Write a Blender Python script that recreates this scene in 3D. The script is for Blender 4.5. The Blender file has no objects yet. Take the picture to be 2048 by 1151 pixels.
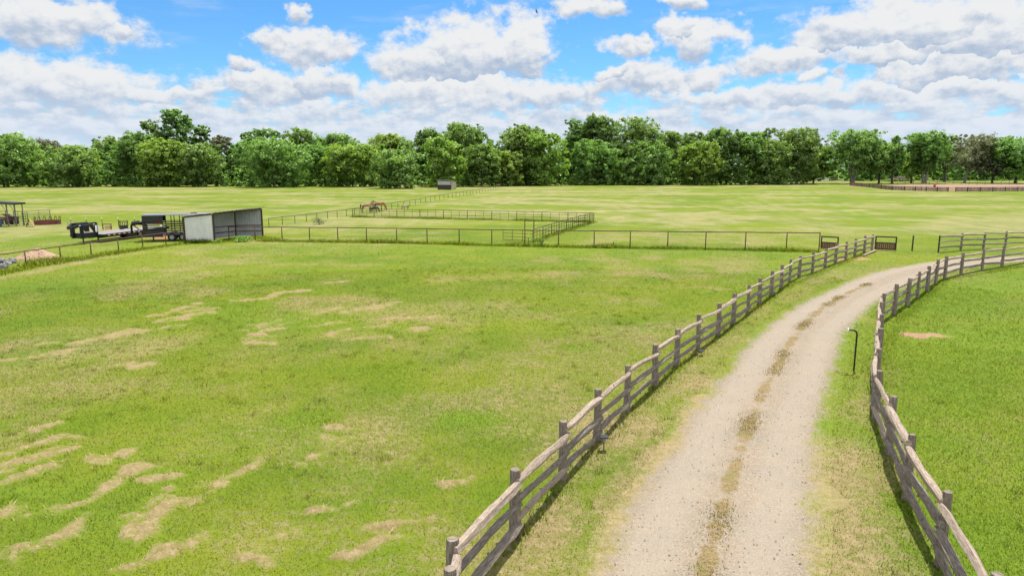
import bpy, bmesh, math, random
import numpy as np
from mathutils import Vector, Matrix, Euler

rnd = random.Random(7)
R = math.radians
sc = bpy.context.scene
col = sc.collection

# ------------------------------------------------------------------ camera
CAM_H = 6.6
FPX = 1365.33            # 24 mm on a 36 mm wide frame, photograph 2048 px wide
CX, CY = 1024.0, 575.5
PITCH = math.atan((CY - 335.0) / FPX)
cam = bpy.data.cameras.new("camera")
cam.lens = 24.0
cam.sensor_width = 36.0
cam.clip_start = 0.1
cam.clip_end = 9000
cam_ob = bpy.data.objects.new("camera", cam)
cam_ob.location = (0, 0, CAM_H)
cam_ob.rotation_euler = (R(90) - PITCH, 0, 0)
col.objects.link(cam_ob)
sc.camera = cam_ob

# ------------------------------------------------------------------ light
SHADOW = Vector((-0.17, -0.38, -1.0)).normalized()      # direction the sun light travels
SUN_EL = math.asin(-SHADOW.z)
SUN_AZ = math.atan2(-SHADOW.x, -SHADOW.y)               # clockwise from +Y
sun = bpy.data.lights.new("sun", 'SUN')
sun.energy = 5.0
sun.angle = R(0.5)
sun.color = (1.0, 0.955, 0.88)
sun_ob = bpy.data.objects.new("sun", sun)
sun_ob.rotation_euler = SHADOW.to_track_quat('-Z', 'Y').to_euler()
sun_ob.location = (0, 0, 60)
col.objects.link(sun_ob)

sc.view_settings.view_transform = 'Standard'
sc.view_settings.look = 'None'
sc.view_settings.gamma = 1.0
sc.view_settings.exposure = 0.6
sc.render.engine = 'CYCLES'
cy = sc.cycles
cy.use_denoising = True
cy.max_bounces = 6
cy.diffuse_bounces = 3
cy.glossy_bounces = 2
cy.transmission_bounces = 3
cy.transparent_max_bounces = 4
cy.caustics_reflective = False
cy.caustics_refractive = False


# ------------------------------------------------------------------ photograph pixel -> place
def ray(u, v):
    x = (u - CX) / FPX
    y = -(v - CY) / FPX
    c, s = math.cos(PITCH), math.sin(PITCH)
    return Vector((x, c + y * s, -s + y * c))


def P(u, v, z=0.0):
    d = ray(u, v)
    t = (z - CAM_H) / d.z
    return Vector((d.x * t, d.y * t, z))


def PY(u, v, Y):
    d = ray(u, v)
    t = Y / d.y
    return Vector((d.x * t, Y, CAM_H + d.z * t))


# ------------------------------------------------------------------ node helper
class NT:
    def __init__(self, tree):
        self.t = tree
        self.n = tree.nodes
        self.l = tree.links

    def put(self, sock, val):
        if isinstance(val, bpy.types.NodeSocket):
            self.l.new(val, sock)
        elif val is not None:
            try:
                sock.default_value = val
            except TypeError:
                sock.default_value = (val, val, val)

    def math(self, op, a, b=None, c=None, clamp=False):
        n = self.n.new('ShaderNodeMath')
        n.operation = op
        n.use_clamp = clamp
        self.put(n.inputs[0], a)
        if b is not None: self.put(n.inputs[1], b)
        if c is not None: self.put(n.inputs[2], c)
        return n.outputs[0]

    def vec(self, op, a, b=None, c=None, scale=None):
        n = self.n.new('ShaderNodeVectorMath')
        n.operation = op
        self.put(n.inputs[0], a)
        if b is not None: self.put(n.inputs[1], b)
        if c is not None: self.put(n.inputs[2], c)
        if scale is not None: self.put(n.inputs['Scale'], scale)
        return n.outputs['Value'] if op in ('LENGTH', 'DOT_PRODUCT', 'DISTANCE') else n.outputs[0]

    def noise(self, vec, scale, detail=4, rough=0.55, dist=0.0, color=False):
        n = self.n.new('ShaderNodeTexNoise')
        if vec is not None: self.l.new(vec, n.inputs['Vector'])
        n.inputs['Scale'].default_value = scale
        n.inputs['Detail'].default_value = detail
        n.inputs['Roughness'].default_value = rough
        n.inputs['Distortion'].default_value = dist
        return n.outputs['Color' if color else 'Fac']

    def voronoi(self, vec, scale, out='Color', feature='F1'):
        n = self.n.new('ShaderNodeTexVoronoi')
        n.feature = feature
        self.l.new(vec, n.inputs['Vector'])
        n.inputs['Scale'].default_value = scale
        return n.outputs[out]

    def step(self, x, lo, hi, a=0.0, b=1.0):
        n = self.n.new('ShaderNodeMapRange')
        n.interpolation_type = 'SMOOTHSTEP'
        self.put(n.inputs['Value'], x)
        self.put(n.inputs['From Min'], lo)
        self.put(n.inputs['From Max'], hi)
        self.put(n.inputs['To Min'], a)
        self.put(n.inputs['To Max'], b)
        return n.outputs['Result']

    def mix(self, f, a, b, mode='MIX'):
        n = self.n.new('ShaderNodeMix')
        n.data_type = 'RGBA'
        n.blend_type = mode
        n.clamp_factor = True
        for s, val in ((n.inputs[0], f), (n.inputs[6], a), (n.inputs[7], b)):
            if isinstance(val, tuple) and len(val) == 3: val = val + (1.0,)
            self.put(s, val)
        return n.outputs[2]

    def attr(self, name, out='Fac'):
        n = self.n.new('ShaderNodeAttribute')
        n.attribute_name = name
        return n.outputs[out]

    def new(self, kind):
        return self.n.new(kind)

    def mapping(self, vec, scale=(1, 1, 1), loc=(0, 0, 0), rot=(0, 0, 0)):
        n = self.n.new('ShaderNodeMapping')
        self.l.new(vec, n.inputs['Vector'])
        n.inputs['Scale'].default_value = scale
        n.inputs['Location'].default_value = loc
        n.inputs['Rotation'].default_value = rot
        return n.outputs[0]


# ------------------------------------------------------------------ sky with clouds
def azel(u, v):
    d = ray(u, v).normalized()
    return math.atan2(d.x, d.y), math.asin(d.z)


world = bpy.data.worlds.new("World")
sc.world = world
world.use_nodes = True
wt = NT(world.node_tree)
wt.n.clear()
tc = wt.new('ShaderNodeTexCoord')
sep = wt.new('ShaderNodeSeparateXYZ')
wt.l.new(tc.outputs['Generated'], sep.inputs[0])
az = wt.math('ARCTAN2', sep.outputs[0], sep.outputs[1])
el = wt.math('ARCSINE', sep.outputs[2])
comb = wt.new('ShaderNodeCombineXYZ')
wt.l.new(az, comb.inputs[0]); wt.l.new(el, comb.inputs[1])
pae = comb.outputs[0]
# cloud bodies: azimuth / elevation centre and radii, in the order of the real sky
CL = [(945, 105, 185, 95), (1030, 95, 105, 82), (850, 125, 140, 62), (905, 185, 250, 60),
      (605, 88, 112, 46), (655, 92, 52, 48), (548, 78, 55, 34), (595, 20, 40, 25),
      (60, 38, 195, 55), (232, 56, 30, 30), (130, 172, 230, 50), (30, 160, 130, 50),
      (545, 172, 150, 42), (645, 165, 80, 48), (480, 130, 40, 20), (330, 195, 130, 20),
      (1258, 96, 64, 34), (1283, 74, 24, 18), (1395, 78, 92, 42), (1365, 58, 50, 30),
      (1165, 8, 98, 26), (1370, 8, 52, 16), 
      (1830, 50, 240, 70), (1985, 70, 170, 110), (1690, 68, 110, 48), (1590, 112, 150, 32), (1640, 146, 45, 18),
      (1780, 100, 110, 40), (1930, 130, 180, 50), (1300, 162, 165, 38), (1400, 148, 72, 34), (1230, 150, 60, 16),
      (1090, 188, 120, 36), (1560, 190, 300, 30), (1900, 185, 260, 26)]
bodyF = None
bodyY = None
wig = wt.noise(pae, 17.0, 4, 0.6, color=True)
wig = wt.vec('MULTIPLY_ADD', wig, (0.11, 0.060, 0), (-0.055, -0.030, 0))
pw = wt.vec('ADD', pae, wig)
for (u, v, ru, rv) in CL:
    a0, e0 = azel(u, v)
    ra, re = ru / FPX * 1.0, rv / FPX
    q = wt.vec('MULTIPLY_ADD', pw, (1 / ra, 1 / re, 0), (-a0 / ra, -e0 / re, 0))
    ln = wt.vec('LENGTH', q)
    f = wt.math('SUBTRACT', 1.0, ln)
    y = wt.vec('DOT_PRODUCT', q, (0, 1, 0))
    if bodyF is None:
        bodyF, bodyY = f, y
    else:
        g = wt.math('GREATER_THAN', f, bodyF)
        dy = wt.math('SUBTRACT', y, bodyY)
        bodyY = wt.math('MULTIPLY_ADD', g, dy, bodyY)
        bodyF = wt.math('MAXIMUM', f, bodyF)
# clouds in the rest of the sky, out of the photograph's view
side = wt.step(wt.math('ABSOLUTE', az), 0.80, 1.0)
high = wt.step(el, 0.27, 0.36)
off = wt.math('MAXIMUM', side, high)
nwide = wt.noise(tc.outputs['Generated'], 3.0, 4, 0.6)
restF = wt.math('MULTIPLY_ADD', wt.math('SUBTRACT', nwide, 0.42), 4.0, wt.math('MULTIPLY', off, 0.3))
restF = wt.math('SUBTRACT', restF, wt.math('MULTIPLY_ADD', off, -4.0, 4.0))
bodyF = wt.math('MAXIMUM', bodyF, restF)
# far layer that closes up towards the horizon
lay = wt.math('MULTIPLY', wt.math('SUBTRACT', 0.118, el), 9.0)
lay = wt.math('MINIMUM', lay, 0.55)
stretch = wt.vec('MULTIPLY', pae, (1.0, 2.6, 1.0))
nl = wt.noise(stretch, 16.0, 5, 0.6)
lay = wt.math('MULTIPLY_ADD', wt.math('SUBTRACT', nl, 0.5), 1.5, lay)
bodyF = wt.math('SUBTRACT', bodyF, 0.07)
F = wt.math('MAXIMUM', bodyF, lay)
layer_w = wt.step(wt.math('SUBTRACT', lay, bodyF), -0.1, 0.25)
# billows
nb_vec = wt.vec('MULTIPLY', pae, (1.0, 1.45, 1.0))
nb = wt.noise(nb_vec, 30.0, 7, 0.62)
nb2 = wt.noise(wt.vec('ADD', nb_vec, (0.004, 0.011, 0)), 30.0, 5, 0.58)
nbig = wt.noise(wt.vec('ADD', nb_vec, (3.1, 0.7, 0)), 11.0, 4, 0.55)
nbig2 = wt.noise(wt.vec('ADD', nb_vec, (3.106, 0.725, 0)), 11.0, 4, 0.55)
Fd = wt.math('MULTIPLY_ADD', wt.math('SUBTRACT', nb, 0.5), 1.35, F)
dens = wt.step(Fd, -0.04, 0.42)
relief = wt.math('MULTIPLY', wt.math('SUBTRACT', nb, nb2), 1.15)
relief2 = wt.math('MULTIPLY', wt.math('SUBTRACT', nbig, nbig2), 0.9)
nl2 = wt.noise(wt.vec('ADD', stretch, (0.004, 0.030, 0)), 16.0, 4, 0.55)
relief3 = wt.math('MULTIPLY', wt.math('SUBTRACT', nl, nl2), 1.5)
relief2 = wt.math('ADD', relief2, wt.math('MULTIPLY', relief3, layer_w))
yy = wt.math('MULTIPLY', wt.math('MAXIMUM', wt.math('MINIMUM', bodyY, 0.5), -0.75), 0.62)
yy = wt.math('MULTIPLY', yy, wt.math('SUBTRACT', 1.0, layer_w))
yy = wt.math('MULTIPLY', yy, wt.step(bodyF, 0.0, 0.45, 0.35, 1.0))
thick = wt.step(Fd, 0.45, 1.3, 0.0, 0.08)
li = wt.math('ADD', wt.math('ADD', 0.74, relief), wt.math('ADD', relief2, yy))
li = wt.math('SUBTRACT', li, thick)
li = wt.math('SUBTRACT', li, wt.math('MULTIPLY', layer_w, 0.10), clamp=True)
ccol = wt.mix(wt.step(li, 0.28, 0.92), (0.285, 0.350, 0.452), (0.560, 0.570, 0.580))
hz = wt.step(el, 0.12, 0.02)
ccol = wt.mix(wt.math('MULTIPLY', hz, 0.68), ccol, (0.43, 0.505, 0.61))
# unseen clouds opposite the sun, front-lit and boosted to add fill light
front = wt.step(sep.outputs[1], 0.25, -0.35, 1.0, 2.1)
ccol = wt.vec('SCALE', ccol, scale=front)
sky = wt.new('ShaderNodeTexSky')
sky.sky_type = 'NISHITA'
sky.sun_disc = False
sky.sun_elevation = SUN_EL
sky.sun_rotation = SUN_AZ
sky.altitude = 200
sky.air_density = 1.0
sky.dust_density = 0.3
sky.ozone_density = 2.0
hs = wt.new('ShaderNodeHueSaturation')
hs.inputs['Saturation'].default_value = 1.15
hs.inputs['Value'].default_value = 1.0
wt.l.new(sky.outputs[0], hs.inputs['Color'])
SKY_K = 0.100
bg_sky = wt.new('ShaderNodeBackground')
wt.l.new(wt.mix(1.0, hs.outputs[0], (0.47, 0.78, 1.0), 'MULTIPLY'), bg_sky.inputs[0])
bg_sky.inputs[1].default_value = SKY_K
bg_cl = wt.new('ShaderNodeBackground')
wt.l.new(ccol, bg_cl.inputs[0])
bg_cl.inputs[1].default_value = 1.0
# thin streaks of high cloud
cir = wt.noise(wt.mapping(pae, (2.2, 13.0, 1.0), rot=(0, 0, R(-9))), 3.0, 5, 0.6)
cir = wt.step(cir, 0.50, 0.80, 0.0, 0.30)
dens = wt.math('MAXIMUM', dens, cir)
dens = wt.math('MULTIPLY', dens, wt.step(el, -0.02, 0.0))
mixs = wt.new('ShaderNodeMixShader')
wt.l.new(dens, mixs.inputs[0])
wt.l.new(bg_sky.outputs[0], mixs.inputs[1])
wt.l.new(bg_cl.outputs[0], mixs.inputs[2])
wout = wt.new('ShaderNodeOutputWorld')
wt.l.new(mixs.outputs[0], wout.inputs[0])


# ------------------------------------------------------------------ mesh helpers
class MB:
    """collects shapes and links them as one mesh object"""
    def __init__(self):
        self.v, self.f, self.uv = [], [], []

    def add(self, vs, fs, uvs=None):
        o = len(self.v)
        self.v.extend([tuple(x) for x in vs])
        for i, f in enumerate(fs):
            self.f.append([o + k for k in f])
            self.uv.append(uvs[i] if uvs else [(0.0, 0.0)] * len(f))

    def box(self, c, s, M=None):
        c = Vector(c)
        hx, hy, hz = s[0] / 2, s[1] / 2, s[2] / 2
        vs = [Vector((x, y, z)) for x in (-hx, hx) for y in (-hy, hy) for z in (-hz, hz)]
        if M: vs = [M @ q for q in vs]
        vs = [q + c for q in vs]
        self.add(vs, [(0, 1, 3, 2), (4, 6, 7, 5), (0, 4, 5, 1), (2, 3, 7, 6), (0, 2, 6, 4), (1, 5, 7, 3)])
        return self

    def beam(self, a, b, w, h):
        """rectangular bar from a to b, w across, h deep in the vertical plane"""
        a, b = Vector(a), Vector(b)
        d = (b - a)
        x = d.normalized()
        up = Vector((0, 0, 1)) if abs(x.z) < 0.95 else Vector((1, 0, 0))
        y = up.cross(x).normalized()
        z = x.cross(y)
        M = Matrix((x, y, z)).transposed()
        return self.box((a + b) / 2, (d.length, w, h), M)

    def tube(self, pts, rad, n=8, caps=True, jit=0.0, rr=None, flat=1.0):
        pts = [Vector(p) for p in pts]
        if not hasattr(rad, '__len__'): rad = [rad] * len(pts)
        rr = rr or rnd
        ang0 = rr.random() * 6.28 if jit else 0.0
        prof = [1 + jit * (rr.random() - 0.5) * 1.4 for _ in range(n)]
        rings, L, us = [], 0.0, []
        ref = None
        for i, p in enumerate(pts):
            t = (pts[min(i + 1, len(pts) - 1)] - pts[max(i - 1, 0)])
            t = t.normalized() if t.length > 1e-9 else Vector((0, 0, 1))
            if ref is None:
                ref = Vector((0, 0, 1)) if abs(t.z) < 0.9 else Vector((1, 0, 0))
            x = (ref - t * ref.dot(t))
            if x.length < 1e-4:
                ref = Vector((0, 1, 0)); x = (ref - t * ref.dot(t))
            x.normalize(); y = t.cross(x)
            ref = x
            if i: L += (p - pts[i - 1]).length
            us.append(L)
            ring = []
            for k in range(n):
                a = ang0 + 6.28318 * k / n
                r = rad[i] * prof[k] * (1 + jit * (rr.random() - 0.5) * 0.6)
                ring.append(p + x * (math.cos(a) * r) + y * (math.sin(a) * r * flat))
            rings.append(ring)
        vs = [q for r_ in rings for q in r_]
        fs, uv = [], []
        off = rr.random() * 50 if jit else 0.0
        for i in range(len(pts) - 1):
            for k in range(n):
                k2 = (k + 1) % n
                fs.append((i * n + k, i * n + k2, (i + 1) * n + k2, (i + 1) * n + k))
                v0, v1 = off + k / n, off + (k + 1) / n
                uv.append([(us[i], v0), (us[i], v1), (us[i + 1], v1), (us[i + 1], v0)])
        if caps:
            fs.append(tuple(range(n - 1, -1, -1))); uv.append([(0.0, off + 0.1 * k / n) for k in range(n)])
            o = (len(pts) - 1) * n
            fs.append(tuple(o + k for k in range(n))); uv.append([(0.02, off + 0.1 * k / n) for k in range(n)])
        self.add(vs, fs, uv)
        return self

    def grid(self, fn, nu, nv):
        vs = [fn(i / nu, j / nv) for i in range(nu + 1) for j in range(nv + 1)]
        fs = [(i * (nv + 1) + j, (i + 1) * (nv + 1) + j, (i + 1) * (nv + 1) + j + 1, i * (nv + 1) + j + 1)
              for i in range(nu) for j in range(nv)]
        self.add(vs, fs)
        return self

    def build(self, name, mat, parent=None, smooth=False, bevel=0.0, origin=None):
        me = bpy.data.meshes.new(name)
        off = Vector((0, 0, 0))
        if origin is not None:
            off = Vector(origin)
        elif parent is not None and parent.get('world_parts'):
            off = parent.location.copy()
            if parent.parent: off += parent.parent.location
        me.from_pydata([tuple(Vector(p) - off) for p in self.v], [], self.f)
        uvl = me.uv_layers.new(name="UVMap")
        flat = [c for f in self.uv for q in f for c in q]
        uvl.data.foreach_set('uv', flat)
        me.materials.append(mat)
        if smooth:
            me.polygons.foreach_set('use_smooth', [True] * len(me.polygons))
        me.update()
        ob = bpy.data.objects.new(name, me)
        if parent is not None: ob.parent = parent
        elif origin is not None: ob.location = off
        col.objects.link(ob)
        if bevel:
            m = ob.modifiers.new('bevel', 'BEVEL'); m.width = bevel; m.segments = 2; m.limit_method = 'ANGLE'
        return ob


def np_mesh(name, V, F, mat, attrs=None, smooth=False, parent=None, loc=None):
    """V (n,3), F (m,k) -> one object; attrs = {name: per vertex floats}"""
    me = bpy.data.meshes.new(name)
    m, k = F.shape
    me.vertices.add(len(V)); me.vertices.foreach_set('co', np.ascontiguousarray(V, dtype=np.float32).ravel())
    me.loops.add(m * k); me.loops.foreach_set('vertex_index', np.ascontiguousarray(F, dtype=np.int32).ravel())
    me.polygons.add(m)
    me.polygons.foreach_set('loop_start', np.arange(0, m * k, k, dtype=np.int32))
    me.polygons.foreach_set('loop_total', np.full(m, k, dtype=np.int32))
    if smooth: me.polygons.foreach_set('use_smooth', np.ones(m, dtype=bool))
    for an, av in (attrs or {}).items():
        a = me.attributes.new(an, 'FLOAT', 'POINT')
        a.data.foreach_set('value', np.ascontiguousarray(av, dtype=np.float32))
    me.materials.append(mat)
    me.update(calc_edges=True)
    ob = bpy.data.objects.new(name, me)
    if parent is not None: ob.parent = parent
    if loc is not None: ob.location = loc
    col.objects.link(ob)
    return ob


def tag(o, label, cat, group=None, kind=None):
    if label: o['label'] = label
    if cat: o['category'] = cat
    if group: o['group'] = group
    if kind: o['kind'] = kind
    return o


def thing(name, label, cat, loc, rotz=0.0, group=None, world=False):
    o = bpy.data.objects.new(name, None)
    o.empty_display_size = 0.3
    o.location = loc
    o.rotation_euler = (0, 0, rotz)
    col.objects.link(o)
    tag(o, label, cat, group)
    if world: o['world_parts'] = 1
    return o


# ------------------------------------------------------------------ materials
def mat_new(name):
    m = bpy.data.materials.new(name)
    m.use_nodes = True
    t = NT(m.node_tree)
    t.n.clear()
    out = t.new('ShaderNodeOutputMaterial')
    b = t.new('ShaderNodeBsdfPrincipled')
    t.l.new(b.outputs[0], out.inputs[0])
    return m, t, b, out


def bump(t, b, h, strength=0.5, dist=0.02):
    n = t.new('ShaderNodeBump')
    n.inputs['Strength'].default_value = strength
    n.inputs['Distance'].default_value = dist
    t.l.new(h, n.inputs['Height'])
    t.l.new(n.outputs[0], b.inputs['Normal'])


def simple(name, c, rough=0.6, metal=0.0, var=0.25, scale=6.0, c2=None, spec=0.4):
    m, t, b, _ = mat_new(name)
    tcn = t.new('ShaderNodeTexCoord')
    nz = t.noise(tcn.outputs['Object'], scale, 5, 0.65)
    c2 = c2 or tuple(x * (1 - var) for x in c)
    f = t.step(nz, 0.35, 0.68)
    t.l.new(t.mix(f, c, c2), b.inputs['Base Color'])
    b.inputs['Roughness'].default_value = rough
    b.inputs['Metallic'].default_value = metal
    b.inputs['Specular IOR Level'].default_value = spec
    return m


def wood_mat(name, light, dark, crack):
    m, t, b, _ = mat_new(name)
    uv = t.new('ShaderNodeUVMap'); uv.uv_map = 'UVMap'
    g = t.noise(t.mapping(uv.outputs[0], (1.6, 9.0, 1)), 3.0, 6, 0.7)
    g2 = t.noise(t.mapping(uv.outputs[0], (0.7, 2.0, 1)), 2.3, 3, 0.6)
    c = t.mix(t.step(g, 0.36, 0.66), dark, light)
    c = t.mix(t.step(g2, 0.52, 0.72, 0, 0.55), c, tuple(min(1, x * 1.25 + 0.02) for x in light))
    ck = t.noise(t.mapping(uv.outputs[0], (1.1, 16.0, 1)), 4.0, 3, 0.55)
    c = t.mix(t.step(ck, 0.60, 0.68, 0, 0.85), c, crack)
    t.l.new(c, b.inputs['Base Color'])
    b.inputs['Roughness'].default_value = 0.85
    b.inputs['Specular IOR Level'].default_value = 0.2
    bump(t, b, t.math('SUBTRACT', g, t.step(ck, 0.58, 0.68, 0, 0.6)), 0.9, 0.02)
    return m


M = {}
M['rail_top'] = wood_mat('bleached cedar', (0.37, 0.295, 0.235), (0.22, 0.172, 0.135), (0.05, 0.04, 0.035))
M['rail_low'] = wood_mat('grey cedar', (0.255, 0.215, 0.175), (0.115, 0.095, 0.078), (0.025, 0.02, 0.02))
M['post_wood'] = wood_mat('weathered post', (0.25, 0.205, 0.165), (0.115, 0.092, 0.074), (0.02, 0.017, 0.015))
M['rust'] = simple('rusty pipe', (0.105, 0.05, 0.032), 0.75, 0.15, 0.5, 9, (0.055, 0.03, 0.022))
M['rust_dark'] = simple('dark rusty pipe', (0.05, 0.032, 0.025), 0.7, 0.2, 0.4, 9)
M['steel'] = simple('grey steel pipe', (0.16, 0.15, 0.14), 0.55, 0.5, 0.4, 9)
M['black'] = simple('black paint', (0.012, 0.012, 0.013), 0.38, 0.0, 0.3, 4)
M['black_metal'] = simple('black metal', (0.02, 0.02, 0.021), 0.5, 0.1, 0.3, 6)
M['rubber'] = simple('tyre rubber', (0.014, 0.014, 0.014), 0.85)
M['rim'] = simple('wheel steel', (0.3, 0.3, 0.3), 0.4, 0.6)
M['white'] = simple('white paint', (0.72, 0.72, 0.70), 0.5, 0, 0.12)
M['cap_white'] = simple('white cap', (0.7, 0.7, 0.7), 0.5)
M['red'] = simple('red paint', (0.42, 0.03, 0.025), 0.5)
M['red_lens'] = simple('red lens', (0.4, 0.01, 0.01), 0.25, 0, 0.1)
M['white_lens'] = simple('white reflector', (0.75, 0.75, 0.75), 0.25, 0, 0.1)
M['blue_plastic'] = simple('blue plastic', (0.03, 0.13, 0.35), 0.45)
M['blue_paint'] = simple('blue badge', (0.03, 0.08, 0.35), 0.45)
M['deck'] = simple('grey deck planks', (0.20, 0.185, 0.185), 0.75, 0, 0.25, 5)
M['roof_grey'] = simple('grey roof sheet', (0.24, 0.24, 0.27), 0.4, 0.3, 0.15)
M['lid'] = simple('silver lid', (0.42, 0.42, 0.46), 0.35, 0.4, 0.15)
M['dark_red'] = simple('dark red paint', (0.12, 0.022, 0.018), 0.6, 0, 0.4)
M['feeder'] = simple('rusty red sheet', (0.16, 0.045, 0.035), 0.7, 0.1, 0.5, 5, (0.08, 0.03, 0.03))
M['tan_wood'] = simple('yellow tan boards', (0.42, 0.27, 0.10), 0.8, 0, 0.35)
M['pale_wood'] = simple('pale boards', (0.45, 0.36, 0.22), 0.8, 0, 0.3)
M['plank'] = wood_mat('old plank', (0.36, 0.27, 0.20), (0.2, 0.14, 0.1), (0.05, 0.04, 0.03))
M['stone'] = simple('grey stone', (0.20, 0.198, 0.205), 0.9, 0, 0.45, 3)
M['solar'] = simple('solar cell', (0.02, 0.025, 0.04), 0.5, 0, 0.3, 20)
M['glass'] = simple('lamp glass', (0.25, 0.24, 0.2), 0.15, 0, 0.2)


def sheet_mat(name, c, c2, rough=0.45):
    m, t, b, _ = mat_new(name)
    g = t.new('ShaderNodeNewGeometry')
    nz = t.noise(g.outputs['Position'], 1.2, 5, 0.65)
    st = t.noise(t.mapping(g.outputs['Position'], (5, 5, 0.5)), 1.5, 4, 0.6)
    cc = t.mix(t.step(nz, 0.3, 0.75), c, c2)
    cc = t.mix(t.step(st, 0.5, 0.75, 0, 0.35), cc, tuple(x * 0.6 for x in c2))
    t.l.new(cc, b.inputs['Base Color'])
    b.inputs['Roughness'].default_value = rough
    b.inputs['Metallic'].default_value = 0.15
    return m


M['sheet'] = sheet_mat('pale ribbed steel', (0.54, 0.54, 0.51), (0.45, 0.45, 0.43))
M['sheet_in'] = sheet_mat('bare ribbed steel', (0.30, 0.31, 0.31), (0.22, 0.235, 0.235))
M['sheet_tan'] = sheet_mat('tan steel', (0.42, 0.38, 0.27), (0.33, 0.30, 0.22))
M['sheet_roof'] = sheet_mat('roof steel', (0.30, 0.24, 0.22), (0.22, 0.18, 0.17))


def plank_mat():
    m, t, b, _ = mat_new('weathered pickets')
    uv = t.new('ShaderNodeUVMap'); uv.uv_map = 'UVMap'
    g = t.noise(t.mapping(uv.outputs[0], (1, 0.15, 1)), 6.0, 4, 0.7)
    c = t.mix(t.step(g, 0.38, 0.62), (0.115, 0.06, 0.045), (0.40, 0.31, 0.25))
    t.l.new(c, b.inputs['Base Color'])
    b.inputs['Roughness'].default_value = 0.85
    return m


M['pickets'] = plank_mat()


# ---- turf colour, shared by ground, driveway verge and grass blades (works on world position)
def turf_group():
    gt = bpy.data.node_groups.new('turf colour', 'ShaderNodeTree')
    gt.interface.new_socket('Dry', in_out='INPUT', socket_type='NodeSocketFloat')
    gt.interface.new_socket('Lush', in_out='INPUT', socket_type='NodeSocketFloat')
    gt.interface.new_socket('Dirt', in_out='INPUT', socket_type='NodeSocketFloat')
    gt.interface.new_socket('Shift', in_out='INPUT', socket_type='NodeSocketFloat')
    gt.interface.new_socket('Color', in_out='OUTPUT', socket_type='NodeSocketColor')
    gt.interface.new_socket('Straw', in_out='OUTPUT', socket_type='NodeSocketFloat')
    t = NT(gt)
    gi = t.new('NodeGroupInput'); go = t.new('NodeGroupOutput')
    geo = t.new('ShaderNodeNewGeometry')
    pos = t.vec('MULTIPLY', geo.outputs['Position'], (1, 1, 0))
    rows = t.mapping(pos, (0.8, 0.28, 1), rot=(0, 0, R(-38)))
    n_big = t.noise(pos, 0.045, 4, 0.6)
    n_mid = t.noise(pos, 0.33, 5, 0.62)
    n_row = t.noise(rows, 0.55, 5, 0.65)
    n_fine = t.noise(pos, 4.5, 5, 0.7)
    n_vf = t.noise(pos, 19.0, 3, 0.7)
    green = t.mix(t.step(n_mid, 0.30, 0.70), (0.094, 0.152, 0.008), (0.152, 0.180, 0.013))
    green = t.mix(t.step(n_big, 0.38, 0.66), green, (0.146, 0.178, 0.013))
    n_pat = t.noise(t.mapping(pos, (0.6, 1.0, 1.0)), 0.10, 5, 0.65)
    green = t.mix(t.step(n_pat, 0.44, 0.64, 0.0, 0.6), green, (0.070, 0.122, 0.010))
    green = t.mix(t.math('MULTIPLY', gi.outputs['Lush'], t.step(n_mid, 0.2, 0.75, 0.9, 0.5)), green, (0.120, 0.188, 0.016))
    green = t.mix(t.step(n_fine, 0.42, 0.72, 0.0, 0.45), green, (0.070, 0.125, 0.012))
    straw = t.mix(t.step(n_fine, 0.32, 0.68), (0.185, 0.132, 0.064), (0.29, 0.222, 0.125))
    straw = t.mix(t.step(n_big, 0.4, 0.62, 0, 0.55), straw, (0.275, 0.215, 0.110))
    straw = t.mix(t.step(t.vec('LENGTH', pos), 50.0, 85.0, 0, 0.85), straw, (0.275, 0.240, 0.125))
    d = t.math('MULTIPLY_ADD', gi.outputs['Dry'], 1.0, t.math('MULTIPLY', t.math('SUBTRACT', n_row, 0.5), 0.9))
    d = t.math('ADD', d, t.math('MULTIPLY', t.math('SUBTRACT', n_mid, 0.5), 0.75))
    d = t.math('ADD', d, t.math('MULTIPLY', t.math('SUBTRACT', n_fine, 0.5), 1.2))
    d = t.math('ADD', d, t.math('MULTIPLY', t.math('SUBTRACT', n_vf, 0.5), 0.8))
    d = t.math('ADD', d, gi.outputs['Shift'])
    d = t.math('SUBTRACT', d, t.math('MULTIPLY', gi.outputs['Lush'], 0.20))
    s = t.step(d, 0.05, 0.82, 0.0, 1.0)
    c = t.mix(t.math('MULTIPLY', s, 0.92), green, straw)
    dirt = t.mix(t.step(n_fine, 0.35, 0.7), (0.26, 0.145, 0.09), (0.33, 0.215, 0.14))
    dd = t.math('ADD', gi.outputs['Dirt'], t.math('MULTIPLY', t.math('SUBTRACT', n_fine, 0.5), 0.8))
    c = t.mix(t.step(dd, 0.35, 0.65), c, dirt)
    c = t.mix(t.step(n_vf, 0.38, 0.66, 0.18, 0.0), c, (0.05, 0.06, 0.012))
    t.l.new(c, go.inputs['Color'])
    t.l.new(s, go.inputs['Straw'])
    return gt


TURF = turf_group()


def turf_nodes(t, shift=0.0):
    g = t.new('ShaderNodeGroup')
    g.node_tree = TURF
    t.l.new(t.attr('dry'), g.inputs['Dry'])
    t.l.new(t.attr('lush'), g.inputs['Lush'])
    t.l.new(t.attr('dirt'), g.inputs['Dirt'])
    t.put(g.inputs['Shift'], shift)
    return g


def ground_mat():
    m, t, b, _ = mat_new('pasture turf')
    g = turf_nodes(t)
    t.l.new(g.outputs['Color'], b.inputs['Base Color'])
    b.inputs['Roughness'].default_value = 0.95
    b.inputs['Specular IOR Level'].default_value = 0.1
    geo = t.new('ShaderNodeNewGeometry')
    bump(t, b, t.noise(geo.outputs['Position'], 3.0, 6, 0.75), 0.7, 0.12)
    return m


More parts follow.
